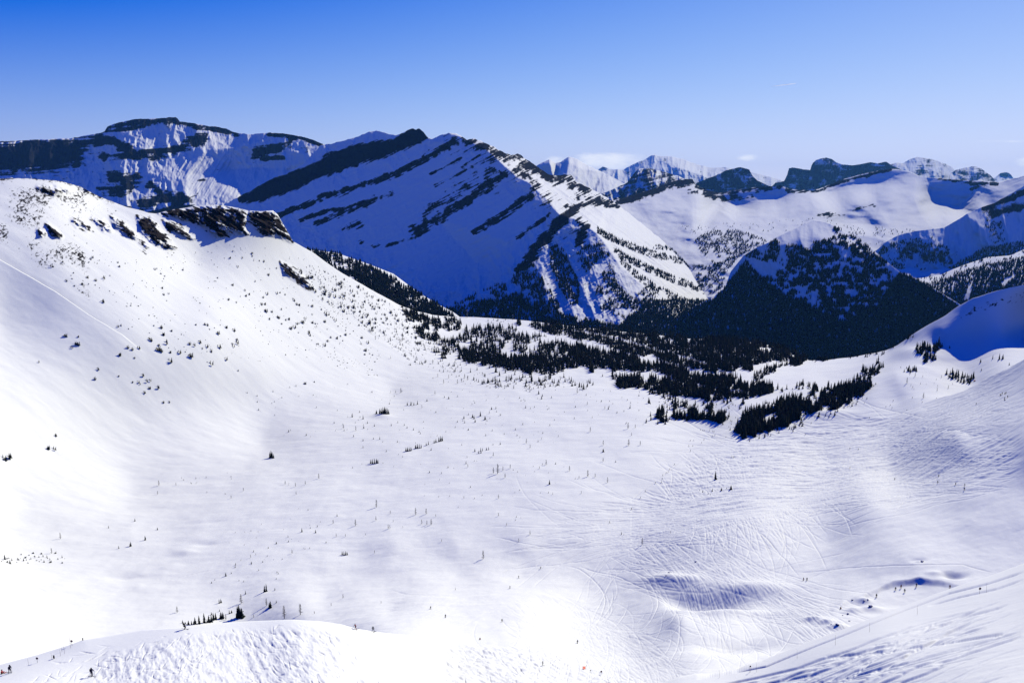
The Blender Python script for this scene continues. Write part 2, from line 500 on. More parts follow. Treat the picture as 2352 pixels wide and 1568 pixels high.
def m1_rock(px, py, X, Y, Z):
    n = fbm(px, py, 16, 6, 24, 0.6); b = strata(px, py, 0.05, 3.5, 60, 25, 4)
    k = 0.20 + 0.85 * n + 0.65 * b
    cl = [(-160, 330), (0, 325), (160, 319), (236, 306), (240, 325), (185, 345), (195, 380), (120, 395), (0, 396), (-160, 400)]
    k = np.maximum(k, 0.5 + 0.045 * poly_sd(px, py, cl) * 0.5 + 0.7 * b + 0.5 * n)
    for pts, w in (([(247, 296), (310, 281), (403, 273), (410, 277)], 9), ([(243, 301), (275, 298), (330, 291)], 5),
                   ([(410, 282), (450, 290), (497, 296), (545, 310)], 8), ([(300, 362), (350, 350), (400, 342), (450, 325), (470, 316)], 15),
                   ([(305, 368), (340, 350), (390, 346)], 10), ([(210, 330), (250, 322), (290, 340), (300, 358)], 12),
                   ([(240, 360), (300, 362)], 12), ([(440, 420), (465, 412), (480, 418)], 7), ([(490, 392), (510, 388)], 3),
                   ([(590, 352), (640, 335), (660, 330)], 13), ([(600, 365), (650, 362)], 5), ([(430, 458), (455, 445)], 4),
                   ([(400, 416), (410, 414)], 4), ([(260, 410), (310, 415), (280, 440), (240, 430)], 17), ([(345, 425), (365, 440)], 10),
                   ([(330, 470), (380, 455), (430, 460), (440, 472), (330, 500)], 17), ([(260, 475), (300, 480)], 9),
                   ([(620, 310), (700, 318), (735, 331)], 6)):
        d = seg_dist(px, py, pts)
        k = np.maximum(k, 0.80 - 0.36 * (d / w) ** 1.4 + 0.95 * n + 0.55 * b)
    lit = sstep(-6, 12, poly_sd(px, py, [(345, 385), (440, 372), (540, 345), (560, 380), (700, 365), (640, 410), (560, 480), (445, 478), (430, 450), (375, 430)]))
    return k - 0.33 * lit
S_M1 = Sheet('mountain_massif', -150, 850, m1_top, [(-150, 470), (150, 480), (300, 530), (640, 560), (850, 560)], m1, M_ALP, step=1.4, rows=220,
             depth=m1_depth, rock=m1_rock, soften=1, jag=3, jag_scale=10, seed=21, back=((40, -10), (200, -90), (900, -600), (2000, -1400)))

# ------------------------------------------------------------------ the tilted mountain in the middle
m2_top = [(500, 480), (547, 452), (580, 436), (617, 414), (660, 398), (700, 374), (722, 350), (735, 335), (770, 328), (795, 321), (823, 314), (845, 304), (865, 300), (885, 306), (911, 310), (930, 303),
          (949, 295), (956, 297), (963, 295), (972, 302), (981, 315), (992, 320), (1010, 312), (1030, 305), (1040, 306), (1051, 309), (1065, 315), (1072, 321), (1090, 319), (1106, 324), (1122, 331), (1140, 341),
          (1160, 352), (1175, 357), (1188, 352), (1196, 356), (1203, 363), (1215, 370), (1227, 378), (1245, 390), (1262, 401), (1280, 404), (1297, 401), (1312, 402), (1322, 417), (1345, 428), (1368, 440), (1403, 459), (1424, 474),
          (1470, 510), (1519, 550), (1560, 590), (1600, 635), (1640, 672), (1700, 720), (1760, 760)]
def fy(px, py, f=1.0):
    return plane_y(px, py, (1262, 463, 3360), 0.31, 0.76) * f
m2_pts = [(500, 500, fy(500, 500)), (547, 452, fy(547, 452)), (617, 414, fy(617, 414)), (735, 335, fy(735, 335, 1.01)), (865, 300, fy(865, 300, 1.01)), (949, 295, fy(949, 295)), (1030, 305, fy(1030, 305)), (1072, 321, fy(1072, 321)),   # 0-7
          (1122, 346, fy(1122, 346)), (1160, 382, fy(1160, 382, .995)), (1187, 405, fy(1187, 405)), (1217, 420, fy(1217, 420, .995)), (1262, 463, 3360), (1283, 491, 3240), (1329, 505, 3200), (1368, 533, 3120), (1392, 561, 3060), (1424, 611, 2960), (1473, 653, 2900), (1519, 695, 2830),   # 8-19 dividing ridge
          (1188, 352, 4150), (1227, 378, 4200), (1297, 401, 4250), (1322, 417, 4200), (1403, 459, 4230), (1424, 474, 4250),   # 20-25
          (1519, 550, 4050), (1640, 672, 3700), (1760, 760, 3400),   # 26-28
          (1389, 480, 3900), (1340, 450, 3900),   # 29 30
          (960, 690, fy(960, 690)), (1016, 705, fy(1016, 705)), (820, 580, fy(820, 580, 1.01)), (640, 500, fy(640, 500)), (700, 600, fy(700, 600)), (1000, 500, fy(1000, 500, 1.012)), (880, 440, fy(880, 440, 1.006)),   # 31-37
          (1100, 610, fy(1100, 610, 1.01)), (1196, 565, fy(1196, 565, .985)), (1252, 528, fy(1252, 528, .99)), (1150, 640, fy(1150, 640, .985)), (1120, 690, fy(1120, 690, .98)),   # 38-42
          (1040, 725, fy(1040, 725, .99)), (1270, 720, fy(1270, 720, .93)), (1245, 640, fy(1245, 640, .955)), (1300, 620, fy(1300, 620, .98)), (1330, 720, fy(1330, 720, .93)), (1345, 600, fy(1345, 600, .975)), (1375, 660, fy(1375, 660, .955)), (1420, 740, 2560), (1500, 765, 2600), (1600, 790, 2650), (1100, 800, fy(1100, 800, .98)), (1400, 820, 2380)]
m2 = TIN(m2_pts, [(7, 8, 9, 10, 11, 12, 13, 14, 15, 16, 17, 18, 19), (12, 40, 39, 41, 42), (24, 29, 13)], dom=(450, 1820, 230, 900))
SHADE_FACE = [(547, 452), (735, 400), (985, 322), (1072, 325), (1160, 385), (1262, 466), (1283, 495), (1240, 540), (1190, 575), (1100, 650), (1016, 706), (900, 640), (640, 510)]
def m2_depth(px, py, X, Y, Z):
    r = fbm(px, py * 0.8, 40, 6, 31, 0.55, ridged=True)
    b = strata(px, py, 0.52, 4.5, 90, 32, 4)
    face = sstep(0, 60, poly_sd(px, py, SHADE_FACE))
    spur = sstep(0, 25, poly_sd(px, py, [(1190, 560), (1283, 491), (1370, 533), (1430, 615), (1530, 700), (1500, 770), (1030, 730)]))
    gul = fbm(px - py * 0.42, py * 0.16, 40, 4, 33, 0.5, ridged=True)
    lit = sstep(0, 25, poly_sd(px, py, [(1090, 315), (1420, 470), (1660, 690), (1530, 700), (1392, 561), (1283, 485), (1160, 380)]))
    return -18 * r * (1 - 0.85 * face) - 7 * b - 5 * fbm(px, py, 8, 4, 34) - 16 * gul * spur - 20 * lit * fbm((px * .75 - py) / 1.25, (px + py * .75) * .12, 13, 4, 38, 0.5, ridged=True)
M2_BANDS = [([(735, 452), (783, 441), (851, 421), (900, 403), (946, 379), (995, 354), (1041, 326)], 7.0, 0.50),
            ([(643, 492), (690, 474), (735, 459)], 6.5, 0.5), ([(690, 506), (735, 489), (800, 476), (858, 459)], 4.5, 0.5),
            ([(727, 512), (760, 500), (795, 486), (840, 470), (862, 456)], 6.0, 0.5), ([(876, 455), (905, 443)], 5, 0.45),
            ([(781, 525), (830, 515)], 8, 0.28),
            ([(953, 530), (985, 512), (1016, 497), (1045, 478), (1069, 463), (1095, 446), (1118, 428), (1157, 397)], 11, 0.5),
            ([(985, 490), (1040, 452), (1090, 415), (1130, 393)], 14, 0.30),
            ([(1087, 532), (1120, 514), (1157, 491), (1195, 462), (1227, 438)], 5.5, 0.5), ([(1095, 537), (1160, 500), (1235, 444)], 3, 0.4),
            ([(1189, 547), (1215, 528), (1245, 505), (1262, 490)], 4.5, 0.45),
            ([(1213, 588), (1235, 565), (1255, 544), (1298, 498), (1320, 478)], 10, 0.5),
            ([(816, 551), (840, 560), (858, 566), (885, 564), (911, 558), (940, 550), (964, 540)], 5, 0.3),
            ([(905, 395), (960, 365), (985, 345)], 3, 0.35), ([(990, 400), (1060, 365)], 4, 0.35), ([(1000, 425), (1085, 385)], 4, 0.38),
            ([(1020, 345), (1050, 330)], 6, 0.4), ([(1060, 385), (1110, 350)], 4, 0.35), ([(1185, 625), (1215, 600), (1230, 580)], 9, 0.4), ([(1320, 490), (1345, 520), (1330, 560)], 9, 0.35),
            ([(1075, 323), (1122, 338), (1165, 362), (1190, 358), (1215, 385)], 17, 0.36), ([(1215, 378), (1262, 405), (1297, 405), (1320, 420), (1350, 436)], 13, 0.46), ([(1130, 345), (1160, 372), (1200, 398), (1235, 425)], 10, 0.36), ([(1330, 450), (1370, 455)], 12, .33),
            ([(1262, 415), (1310, 410), (1330, 425)], 8, 0.4), ([(1300, 480), (1345, 470), (1385, 462), (1403, 462)], 8, 0.42), ([(1390, 470), (1420, 476)], 5, 0.4)]
M2_CLIFF = [(547, 453), (617, 416), (700, 386), (760, 354), (800, 337), (850, 327), (905, 322), (930, 306), (949, 292), (970, 294), (984, 319), (918, 347), (833, 375), (735, 407), (667, 440), (600, 461), (552, 464)]
def m2_rock(px, py, X, Y, Z):
    n = fbm(px, py, 13, 6, 35, 0.62)
    b = strata(px, py, 0.52, 2.6, 45, 36, 4)
    k = 0.12 + 0.6 * b + 0.5 * n
    ridge = np.exp(-seg_dist(px, py, [(1030, 310), (1100, 345), (1160, 385), (1225, 425), (1262, 463)]) / 45.0)
    k = k + 0.30 * ridge + 0.45 * b * ridge
    k = np.maximum(k, 0.60 + 0.05 * poly_sd(px, py, M2_CLIFF) + 0.5 * b + 0.55 * n)
    for pts, w, s in M2_BANDS:
        d = seg_dist(px, py, pts)
        k = np.maximum(k, (s + 0.24) * (1 - 0.32 * (d / w) ** 1.6) + 0.85 * n + 0.65 * b)
    spur = sstep(0, 15, poly_sd(px, py, [(1175, 600), (1290, 480), (1370, 525), (1430, 615), (1320, 700), (1180, 680)]))
    return k + 0.16 * spur
S_M2 = Sheet('mountain_range', 500, 1760, m2_top, [(500, 530), (640, 600), (960, 790), (1100, 830), (1760, 850)], m2, M_ALP, step=1.4, rows=330,
             depth=m2_depth, rock=m2_rock, soften=1, jag=4, jag_scale=8, seed=31, back=((20, -8), (90, -60), (400, -330), (1200, -1000)))

# ------------------------------------------------------------------ snow bowls at the right
f5_top = [(1380, 470), (1403, 463), (1440, 452), (1480, 440), (1519, 426), (1545, 417), (1568, 411), (1590, 411), (1600, 428), (1625, 437), (1651, 443), (1690, 437), (1735, 430), (1770, 428), (1795, 426), (1811, 434), (1840, 437), (1868, 438), (1888, 431),
          (1935, 413), (1965, 404), (2001, 396), (2030, 390), (2048, 388), (2070, 390), (2088, 394), (2115, 406), (2148, 409), (2201, 413), (2235, 415), (2268, 416), (2291, 419), (2320, 412), (2352, 404), (2500, 380)]
def wa(px, py): return (px, py, plane_y(px, py, (2048, 388, 6100), 0.30, 0.74))
def wb(px, py): return (px, py, plane_y(px, py, (2201, 413, 5900), 0.30, 0.76))
def wc(px, py): return (px, py, plane_y(px, py, (1735, 430, 5800), 0.30, 0.74))
f5_pts = [(1380, 470, 4900), (1440, 452, 5200), (1519, 426, 5500), (1590, 411, 5650), wc(1651, 443), (1735, 430, 5800), wc(1795, 426), (1868, 438, 5850), wa(1935, 413), wa(2001, 396), (2048, 388, 6100), (2088, 394, 6080), (2115, 406, 6000), wb(2148, 409), (2201, 413, 5900),
          wb(2250, 415), wb(2291, 419), (2352, 404, 5350), (2500, 380, 5000),
          wc(1650, 468), wc(1690, 484), wc(1740, 470), wc(1790, 462), wc(1830, 450),
          wa(1890, 441), wa(1935, 438), wa(2000, 429), wa(2050, 414), (2085, 408, 5950),
          wb(2128, 440), wb(2134, 470), wb(2160, 478), wb(2200, 487), wb(2222, 472), wb(2256, 442), (2290, 430, 5450),
          (2110, 450, 5500), (2080, 440, 5600), (2125, 490, 5100), (2180, 495, 5080), (2240, 470, 5300), (2040, 450, 5420), (1960, 460, 5280), (1880, 470, 5150),
          (1930, 483, 5150), (2005, 478, 5200), (1940, 512, 5020), (1990, 515, 5010), (1960, 530, 4600), (2060, 500, 4950), (2040, 540, 4450),
          (1490, 452, 5150), (1560, 440, 5350), (1600, 470, 5100), (1690, 498, 4950), (1560, 500, 4750), (1800, 490, 5000), (1740, 495, 4950),
          (1700, 560, 4200), (1520, 560, 4250), (1870, 530, 4500), (1900, 570, 4150), (2050, 590, 4150), (1640, 640, 3700), (2300, 520, 4600), (2000, 690, 3500), (1760, 530, 4500), (1600, 540, 4350), (2150, 520, 4700)]
f5 = TIN(f5_pts, [(5, 4), (8, 9, 10), (13, 14, 15, 16)], dom=(1340, 2540, 330, 760))
def f5_depth(px, py, X, Y, Z):
    hum = fbm(px, py * 2.2, 130, 4, 41, 0.5)
    return -105 * hum - 55 * fbm(px, py * 2.4, 48, 3, 45) - 10 * fbm(px, py * 1.6, 22, 5, 42) * 1.5
def f5_rock(px, py, X, Y, Z):
    n = fbm(px, py, 10, 6, 43, 0.62); b = strata(px, py, 0.25, 2.5, 35, 44, 3)
    k = -0.05 + 0.45 * n
    for pts, w, s in (([(1420, 462), (1480, 444), (1530, 426), (1590, 416)], 9, .55), ([(1600, 428), (1640, 443), (1690, 440), (1735, 433)], 5, .5), ([(1735, 432), (1795, 428), (1812, 436)], 9, .42),
                      ([(1885, 435), (1935, 416), (2000, 400), (2045, 390)], 4.5, .5), ([(2150, 411), (2230, 420), (2290, 423)], 4, .45), ([(2205, 418), (2260, 425), (2235, 435)], 7, .35),
                      ([(1960, 482), (2005, 470), (2010, 476)], 3, .4), ([(1880, 495), (1935, 493)], 6, .33), ([(1590, 440), (1660, 455), (1720, 452)], 8, .33), ([(1820, 440), (1880, 437)], 5, .4)):
        d = seg_dist(px, py, pts)
        k = np.maximum(k, (s + 0.24) * (1 - 0.35 * (d / w) ** 1.5) + 0.9 * n + 0.5 * b)
    return k
S_F5 = Sheet('snow_bowl', 1380, 2500, f5_top, [(1380, 620), (1600, 720), (2000, 740), (2500, 700)], f5, M_ALP, step=1.8, rows=230, depth=f5_depth, rock=f5_rock, soften=6,
             jag=2.0, jag_scale=9, seed=41, back=((30, -10), (150, -100), (700, -500), (1500, -1200)))

# ridge at the far right and the wooded slope below it
f6_top = [(1980, 600), (2015, 573), (2035, 556), (2061, 541), (2101, 531), (2135, 526), (2168, 523), (2195, 508), (2218, 493), (2251, 477), (2285, 466), (2320, 446), (2352, 427), (2500, 360)]
def gy6(px, py, f=1.0):
    return plane_y(px, py, (2168, 523, 4150), 0.32, 0.74) * f
f6_pts = [(x, y, gy6(x, y, f)) for x, y, f in ((1980, 600, 1), (2035, 556, 1), (2101, 531, 1), (2168, 523, 1), (2218, 493, 1), (2285, 466, 1.01), (2352, 427, 1.01), (2500, 360, 1.01), (2040, 650, 1), (2120, 620, .995), (2200, 640, 1), (2140, 570, .99),
          (2240, 560, 1.0), (2300, 560, .99), (2352, 620, 1), (2352, 520, 1.005), (2500, 560, 1), (2250, 520, .99), (2100, 700, 1), (2400, 720, 1), (2285, 600, 1.01))]
f6 = TIN(f6_pts, dom=(1930, 2550, 300, 760))
def f6_depth(px, py, X, Y, Z):
    return -34 * fbm(px - py * 0.2, py * 0.35, 42, 5, 51, 0.5, ridged=True) - 9 * fbm(px, py, 12, 5, 52)
def f6_rock(px, py, X, Y, Z):
    n = fbm(px, py, 12, 6, 53, 0.62)
    k = 0.12 + 0.6 * n
    for pts, w, s in (([(2260, 480), (2320, 455), (2360, 440)], 10, .35), ([(2280, 490), (2360, 470)], 14, .3), ([(2080, 580), (2180, 590)], 24, .14)):
        d = seg_dist(px, py, pts)
        k = np.maximum(k, (s + 0.4) * (1 - 0.5 * (d / w) ** 1.5) + 0.85 * n)
    return k
S_F6 = Sheet('mountain_spur', 1980, 2500, f6_top, [(1980, 700), (2500, 720)], f6, M_ALP, step=1.8, rows=150, depth=f6_depth, rock=f6_rock, jag=2, jag_scale=10, seed=51,
             back=((30, -10), (200, -60), (700, -350), (1500, -900)))

f7_top = [(2050, 668), (2101, 641), (2161, 631), (2190, 618), (2218, 607), (2268, 591), (2318, 587), (2352, 573), (2500, 545)]
f7_pts = [(2050, 668, 3150), (2101, 641, 3250), (2161, 631, 3250), (2218, 607, 3300), (2268, 591, 3350), (2352, 573, 3350), (2500, 545, 3300), (2110, 660, 3000), (2200, 650, 3000), (2300, 610, 3080), (2200, 720, 2800), (2352, 680, 2750), (2500, 700, 2600), (2100, 760, 2720), (2400, 780, 2450)]
f7 = TPS(f7_pts, 0.001)
S_F7 = Sheet('wooded_slope', 2050, 2500, f7_top, [(2050, 800), (2500, 800)], f7, M_ALP, step=2, rows=120, depth=lambda px, py, X, Y, Z: -16 * fbm(px, py, 40, 5, 61),
             seed=61, back=((30, -12), (200, -90), (700, -400)))

# the wooded hill in the middle of the valley
f4_top = [(1470, 790), (1540, 740), (1600, 700), (1635, 684), (1665, 661), (1678, 624), (1708, 587), (1735, 570), (1765, 557), (1785, 544), (1810, 532), (1835, 521), (1852, 510), (1868, 505), (1885, 507), (1905, 513), (1935, 530), (1968, 546), (2001, 570), (2035, 600), (2068, 626), (2108, 642), (2155, 668), (2200, 696), (2260, 730), (2330, 790)]
def cap(px, py): return (px, py, plane_y(px, py, (1868, 505, 3050), 0.10, 0.27))
CAP = cap(1868, 543)
def hy(px, py, f=1.0):
    return plane_y(px, py, CAP, 0.34, 0.74) * f
f4_pts = [(1470, 790, hy(1470, 790)), (1600, 700, hy(1600, 700)), (1678, 624, hy(1678, 624, 1.03)), (1765, 557, cap(1765, 557)[2]), (1868, 505, 3050), (1935, 530, 2960), (2035, 600, 2700), (2108, 642, 2600), (2200, 696, 2480), (2330, 790, 2300), CAP, cap(1815, 551), cap(1925, 556), cap(1785, 562),
          (1830, 575, hy(1830, 575, .985)), (1800, 640, hy(1800, 640, .99)), (1750, 700, hy(1750, 700)), (1750, 830, hy(1750, 830)), (1900, 600, hy(1900, 600, .98)), (1950, 680, hy(1950, 680, .985)), (1950, 780, hy(1950, 780)), (2100, 720, hy(2100, 720)), (2100, 800, hy(2100, 800)), (1600, 800, hy(1600, 800)), (1850, 900, hy(1850, 900))]
f4 = TIN(f4_pts, [(3, 4, 5, 6, 7, 8), (3, 13, 11, 10, 12, 6)], dom=(1420, 2380, 440, 960))
S_F4 = Sheet('wooded_hill', 1470, 2330, f4_top, [(1470, 900), (2330, 900)], f4, M_ALP, step=1.8, rows=200,
             depth=lambda px, py, X, Y, Z: -18 * fbm(px - 0.15 * py, py * 0.5, 60, 5, 71, 0.5, ridged=True) - 5 * fbm(px, py, 12, 4, 72),
             rock=lambda px, py, X, Y, Z: 0.1 + 0.6 * fbm(px, py, 12, 5, 73), soften=3, seed=71, back=((40, -14), (200, -110), (600, -420), (1200, -900)))

# wooded shoulder behind the left hill
f3_top = [(640, 560), (690, 568), (717, 574), (735, 576), (770, 580), (805, 592), (851, 608), (904, 629), (932, 650), (960, 671), (985, 686), (1009, 700), (1040, 716), (1080, 745), (1140, 790)]
f3_pts = [(640, 560, 2300), (735, 576, 2350), (851, 608, 2350), (960, 671, 2300), (1040, 716, 2200), (1140, 790, 2000), (700, 640, 1980), (850, 690, 1980), (960, 730, 1980), (1050, 770, 1950), (640, 720, 1700)]
f3 = TPS(f3_pts, 0.001)
S_F3 = Sheet('wooded_shoulder', 640, 1140, f3_top, [(640, 700), (900, 760), (1140, 830)], f3, M_ALP, step=2, rows=90, depth=lambda px, py, X, Y, Z: -10 * fbm(px, py, 30, 5, 81),
             seed=81, back=((30, -10), (120, -60), (400, -260)))

# ------------------------------------------------------------------ the ski valley
v_top = [(-150, 409), (0, 413), (60, 411), (140, 416), (185, 429), (215, 444), (233, 452), (290, 474), (340, 488), (360, 489), (376, 485), (410, 479), (443, 474), (483, 471), (510, 473), (533, 476), (567, 484), (600, 487), (627, 485), (638, 495),
         (655, 525), (673, 557), (695, 569), (717, 579), (750, 604), (784, 628), (850, 664), (917, 699), (950, 712), (997, 724), (1044, 728), (1117, 730), (1184, 735), (1277, 745), (1400, 758), (1500, 769), (1568, 776), (1640, 780), (1700, 784), (1750, 790),
         (1790, 798), (1845, 822), (1860, 830), (1900, 828), (1968, 819), (2035, 806), (2060, 795), (2101, 766), (2130, 748), (2168, 728), (2200, 706), (2235, 687), (2290, 670), (2352, 656), (2500, 625)]
def ry(px, py): return (px, py, plane_y(px, py, (2300, 669, 1090), 0.42, 0.68))
def fl(px, py):
    """the gently hollowed floor of the valley: distance at which the ray meets it"""
    t = float(rays(px, py)[1])
    Y = 1500.0
    while Y > 120:
        z = (-224 - 0.05 * (Y - 480) if Y > 480 else -224 + (480 - Y) ** 2 / 1400.0) + 3.2 * max(0.0, (500 - px) / 200.0) ** 2
        if t * Y > z:
            break
        Y -= 0.5
    return (px, py, Y)
v_pts = [(-150, 409, 800), (0, 413, 840), (140, 416, 900), (233, 452, 960), (360, 489, 1000), (483, 471, 1070), (627, 485, 1150), (673, 557, 1190), (784, 628, 1280), (917, 699, 1400), (1044, 728, 1590), (1184, 735, 1640), (1400, 758, 1610), (1568, 776, 1530), (1700, 784, 1420), (1845, 822, 1380), (0, 560, 748), (0, 750, 678), (150, 600, 778), (300, 750, 758), (300, 600, 860), (450, 600, 990), (480, 750, 850), (600, 700, 1010), (600, 850, 870), (0, 1000, 552), (760, 760, 1100), (900, 850, 1080), (1176, 810, 1300), (1000, 790, 1300), (1600, 1000, 790), (1700, 900, 960), (1850, 900, 930), (1850, 855, 1120), (1700, 1000, 765), (1900, 950, 810), (2000, 880, 900), (2060, 860, 900), (2060, 915, 830), (2160, 875, 880), (2240, 850, 940), (2240, 900, 820), (2101, 766, 1120), (2035, 806, 1190), (1968, 819, 1260), ry(2235, 687), ry(2352, 656), ry(2300, 760), ry(2240, 790), ry(2352, 800), ry(2500, 625), ry(2500, 780), (2150, 800, 1045), (2165, 760, 1062), (2500, 1000, 410), (2500, 1130, 360), (2500, 1300, 300), (2352, 1130, 380), (2352, 1200, 345), (2214, 1130, 402), (2000, 1150, 445), (1750, 1200, 455), (2352, 1300, 306), (2100, 1290, 318), (2100, 1340, 302), (1900, 1330, 332), (1700, 1300, 376), (1600, 1400, 318), (1750, 1450, 278), (1600, 1530, 225), (1900, 1420, 272), (2352, 1420, 255), (1900, 1568, 205), (2352, 1000, 440), (2200, 1000, 522), (2000, 1020, 680), (2352, 1070, 404), (2200, 1070, 462), (2050, 1090, 545), (1900, 1060, 650), (2352, 940, 505), (2352, 900, 600), (2200, 930, 730), (2200, 1220, 352), (1900, 1240, 405), (1500, 870, 1110), (1500, 820, 1320), (1330, 850, 1170)]
v_pts += [fl(x, y) for x in (900, 1050, 1200, 1350) for y in (900, 980, 1070, 1160, 1250, 1320) if not (x == 1350 and y > 1300)] + [fl(x, y) for x in (600, 750) for y in (1010, 1100, 1200, 1300, 1370)] + [fl(x, y) for x in (300, 450) for y in (1130, 1220, 1320, 1420, 1520)]
v_pts += [fl(x, y) for x in (0, 150) for y in (1220, 1350, 1480, 1568)] + [fl(1480, y) for y in (1000, 1080, 1160)] + [(900, 1400, 362), (1050, 1400, 350), (1200, 1400, 348), (900, 1470, 262), (1050, 1470, 275), (1200, 1470, 282), (900, 1520, 222), (1050, 1520, 236), (1200, 1520, 244), (900, 1568, 192), (1050, 1568, 203), (1200, 1568, 211), (1330, 1568, 220), (1330, 1486, 294), (1330, 1420, 358), (1450, 1520, 262), (1450, 1568, 218), (600, 1568, 320), (820, 1430, 338), (820, 1500, 270), (700, 1420, 372)]
vt = TPS(v_pts, 0.0015)

def grooves(lines, w=2400, h=1640, sig=0):
    """tracks drawn as fine lines on a map of the slope, returned as a smooth field"""
    a = np.zeros((h, w), np.float32)
    for pts, amp in lines:
        p = np.array(pts, float)
        seg = np.hypot(*(p[1:] - p[:-1]).T)
        s = np.r_[0, np.cumsum(seg)]
        t = np.arange(0, s[-1], 0.5)
        fade = np.clip(np.minimum(t, s[-1] - t) / min(28.0, s[-1] * .4 + .1), 0, 1)
        x = np.interp(t, s, p[:, 0]); y = np.interp(t, s, p[:, 1])
        ok = (x > 2) & (x < w - 3) & (y > 2) & (y < h - 3)
        x, y, fade = x[ok], y[ok], fade[ok]
        ix, iy = x.astype(int), y.astype(int); fx, fy = x - ix, y - iy
        for dx, dy, wt in ((0, 0, (1 - fx) * (1 - fy)), (1, 0, fx * (1 - fy)), (0, 1, (1 - fx) * fy), (1, 1, fx * fy)):
            np.maximum.at(a, (iy + dy, ix + dx), amp * fade * np.sqrt(wt))
    return blur(a, sig) if sig else a

def sample(a, px, py):
    x = np.clip(px, 0, a.shape[1] - 1.001); y = np.clip(py, 0, a.shape[0] - 1.001)
    ix, iy = x.astype(int), y.astype(int); fx, fy = x - ix, y - iy
    o = (a[iy, ix] * (1 - fx) + a[iy, ix + 1] * fx) * (1 - fy) + (a[iy + 1, ix] * (1 - fx) + a[iy + 1, ix + 1] * fx) * fy
    return np.where((px < 0) | (px > a.shape[1] - 1), 0, o)

def track(x, y, ang, n, step=6.0, wig=0.25, turn=0.0):
    """a ski track: starts at (x, y), heads along ang (picture degrees, down is +90) and weaves"""
    pts = [(x, y)]; ph = random.uniform(0, 6.28); fr = random.uniform(0.15, 0.5)
    a0 = R(ang)
    for i in range(n):
        a = a0 + wig * math.sin(ph + i * fr) + turn * i
        x += step * math.cos(a); y += step * math.sin(a) * 0.8
        pts.append((x, y))
    return pts

def tracks_in(poly, count, ang, spread, n=(8, 30), amp=(0.4, 1.0), wig=0.14, turn=0.008, step=6.0):
    xs = [p[0] for p in poly]; ys = [p[1] for p in poly]
    out = []
    while len(out) < count:
        x, y = random.uniform(min(xs), max(xs)), random.uniform(min(ys), max(ys))
        if poly_sd(np.array([x]), np.array([y]), poly)[0] < 0:
            continue
        a = ang(x, y) if callable(ang) else ang
        out.append((track(x, y, a + random.gauss(0, spread), random.randint(*n), step, random.uniform(0, wig), random.gauss(0, turn)), random.uniform(*amp)))
    return out

V_LINES = []
V_LINES += tracks_in([(1380, 1230), (1640, 1230), (1760, 1330), (1960, 1400), (1900, 1400), (1700, 1340), (1560, 1290)], 120, 42, 8, (20, 70), (.4, 1.0))
V_LINES += tracks_in([(1270, 1300), (1480, 1230), (1580, 1330), (1750, 1340), (1700, 1420), (1450, 1360)], 60, 12, 12, (20, 60), (.4, 1), turn=0.03)
V_LINES += tracks_in([(1130, 1380), (1260, 1350), (1450, 1440), (1580, 1540), (1480, 1568), (1330, 1490), (1150, 1460)], 320, 30, 10, (10, 45), (.3, .9), turn=.05)
V_LINES += tracks_in([(900, 1390), (1200, 1340), (1260, 1350), (1130, 1420), (900, 1450)], 170, 168, 9, (6, 26), (.2, .5))
V_LINES += tracks_in([(1500, 1060), (1560, 1020), (1700, 1010), (1800, 1100), (1700, 1180), (1480, 1200)], 240, 45, 12, (12, 50), (.3, .8), turn=.03)
V_LINES += tracks_in([(1480, 1180), (1900, 1090), (2160, 1090), (2352, 1120), (2250, 1140), (1950, 1130), (1720, 1200), (1500, 1260)], 420, 172, 6, (15, 70), (.3, 1.0))
V_LINES += tracks_in([(1720, 1020), (2000, 960), (2352, 960), (2352, 1100), (1900, 1110)], 620, 172, 8, (10, 55), (.2, .8))
V_LINES += [([(1730, 1210), (1760, 1235), (1800, 1280), (1840, 1322)], 1.0), ([(1830, 1310), (1870, 1308), (1950, 1300), (2100, 1295), (2210, 1292), (2290, 1312)], 1.0),
            ([(1700, 1195), (1760, 1190), (1880, 1165), (2000, 1150), (2100, 1135), (2180, 1128)], .8), ([(1180, 1350), (1260, 1290), (1340, 1240), (1420, 1175), (1475, 1125), (1520, 1095), (1570, 1050)], .6),
            ([(0, 1300), (60, 1335), (120, 1365), (200, 1375), (330, 1345), (420, 1325), (520, 1305)], .5), ([(1490, 1440), (1560, 1420), (1640, 1440), (1720, 1470), (1760, 1480)], 1),
            ([(1570, 1380), (1600, 1440), (1640, 1500), (1690, 1530)], 1), ([(1568, 1425), (1640, 1390), (1740, 1410), (1840, 1430)], 1),
            ([(1600, 1335), (1680, 1350), (1760, 1370), (1800, 1380)], 1), ([(1580, 1470), (1660, 1480), (1730, 1470)], 1)]
V_LINES += tracks_in([(1480, 1400), (1700, 1380), (1850, 1420), (1750, 1500), (1560, 1540), (1480, 1480)], 26, 10, 30, (15, 40), (.5, 1), turn=0.04)
GV = grooves(V_LINES)

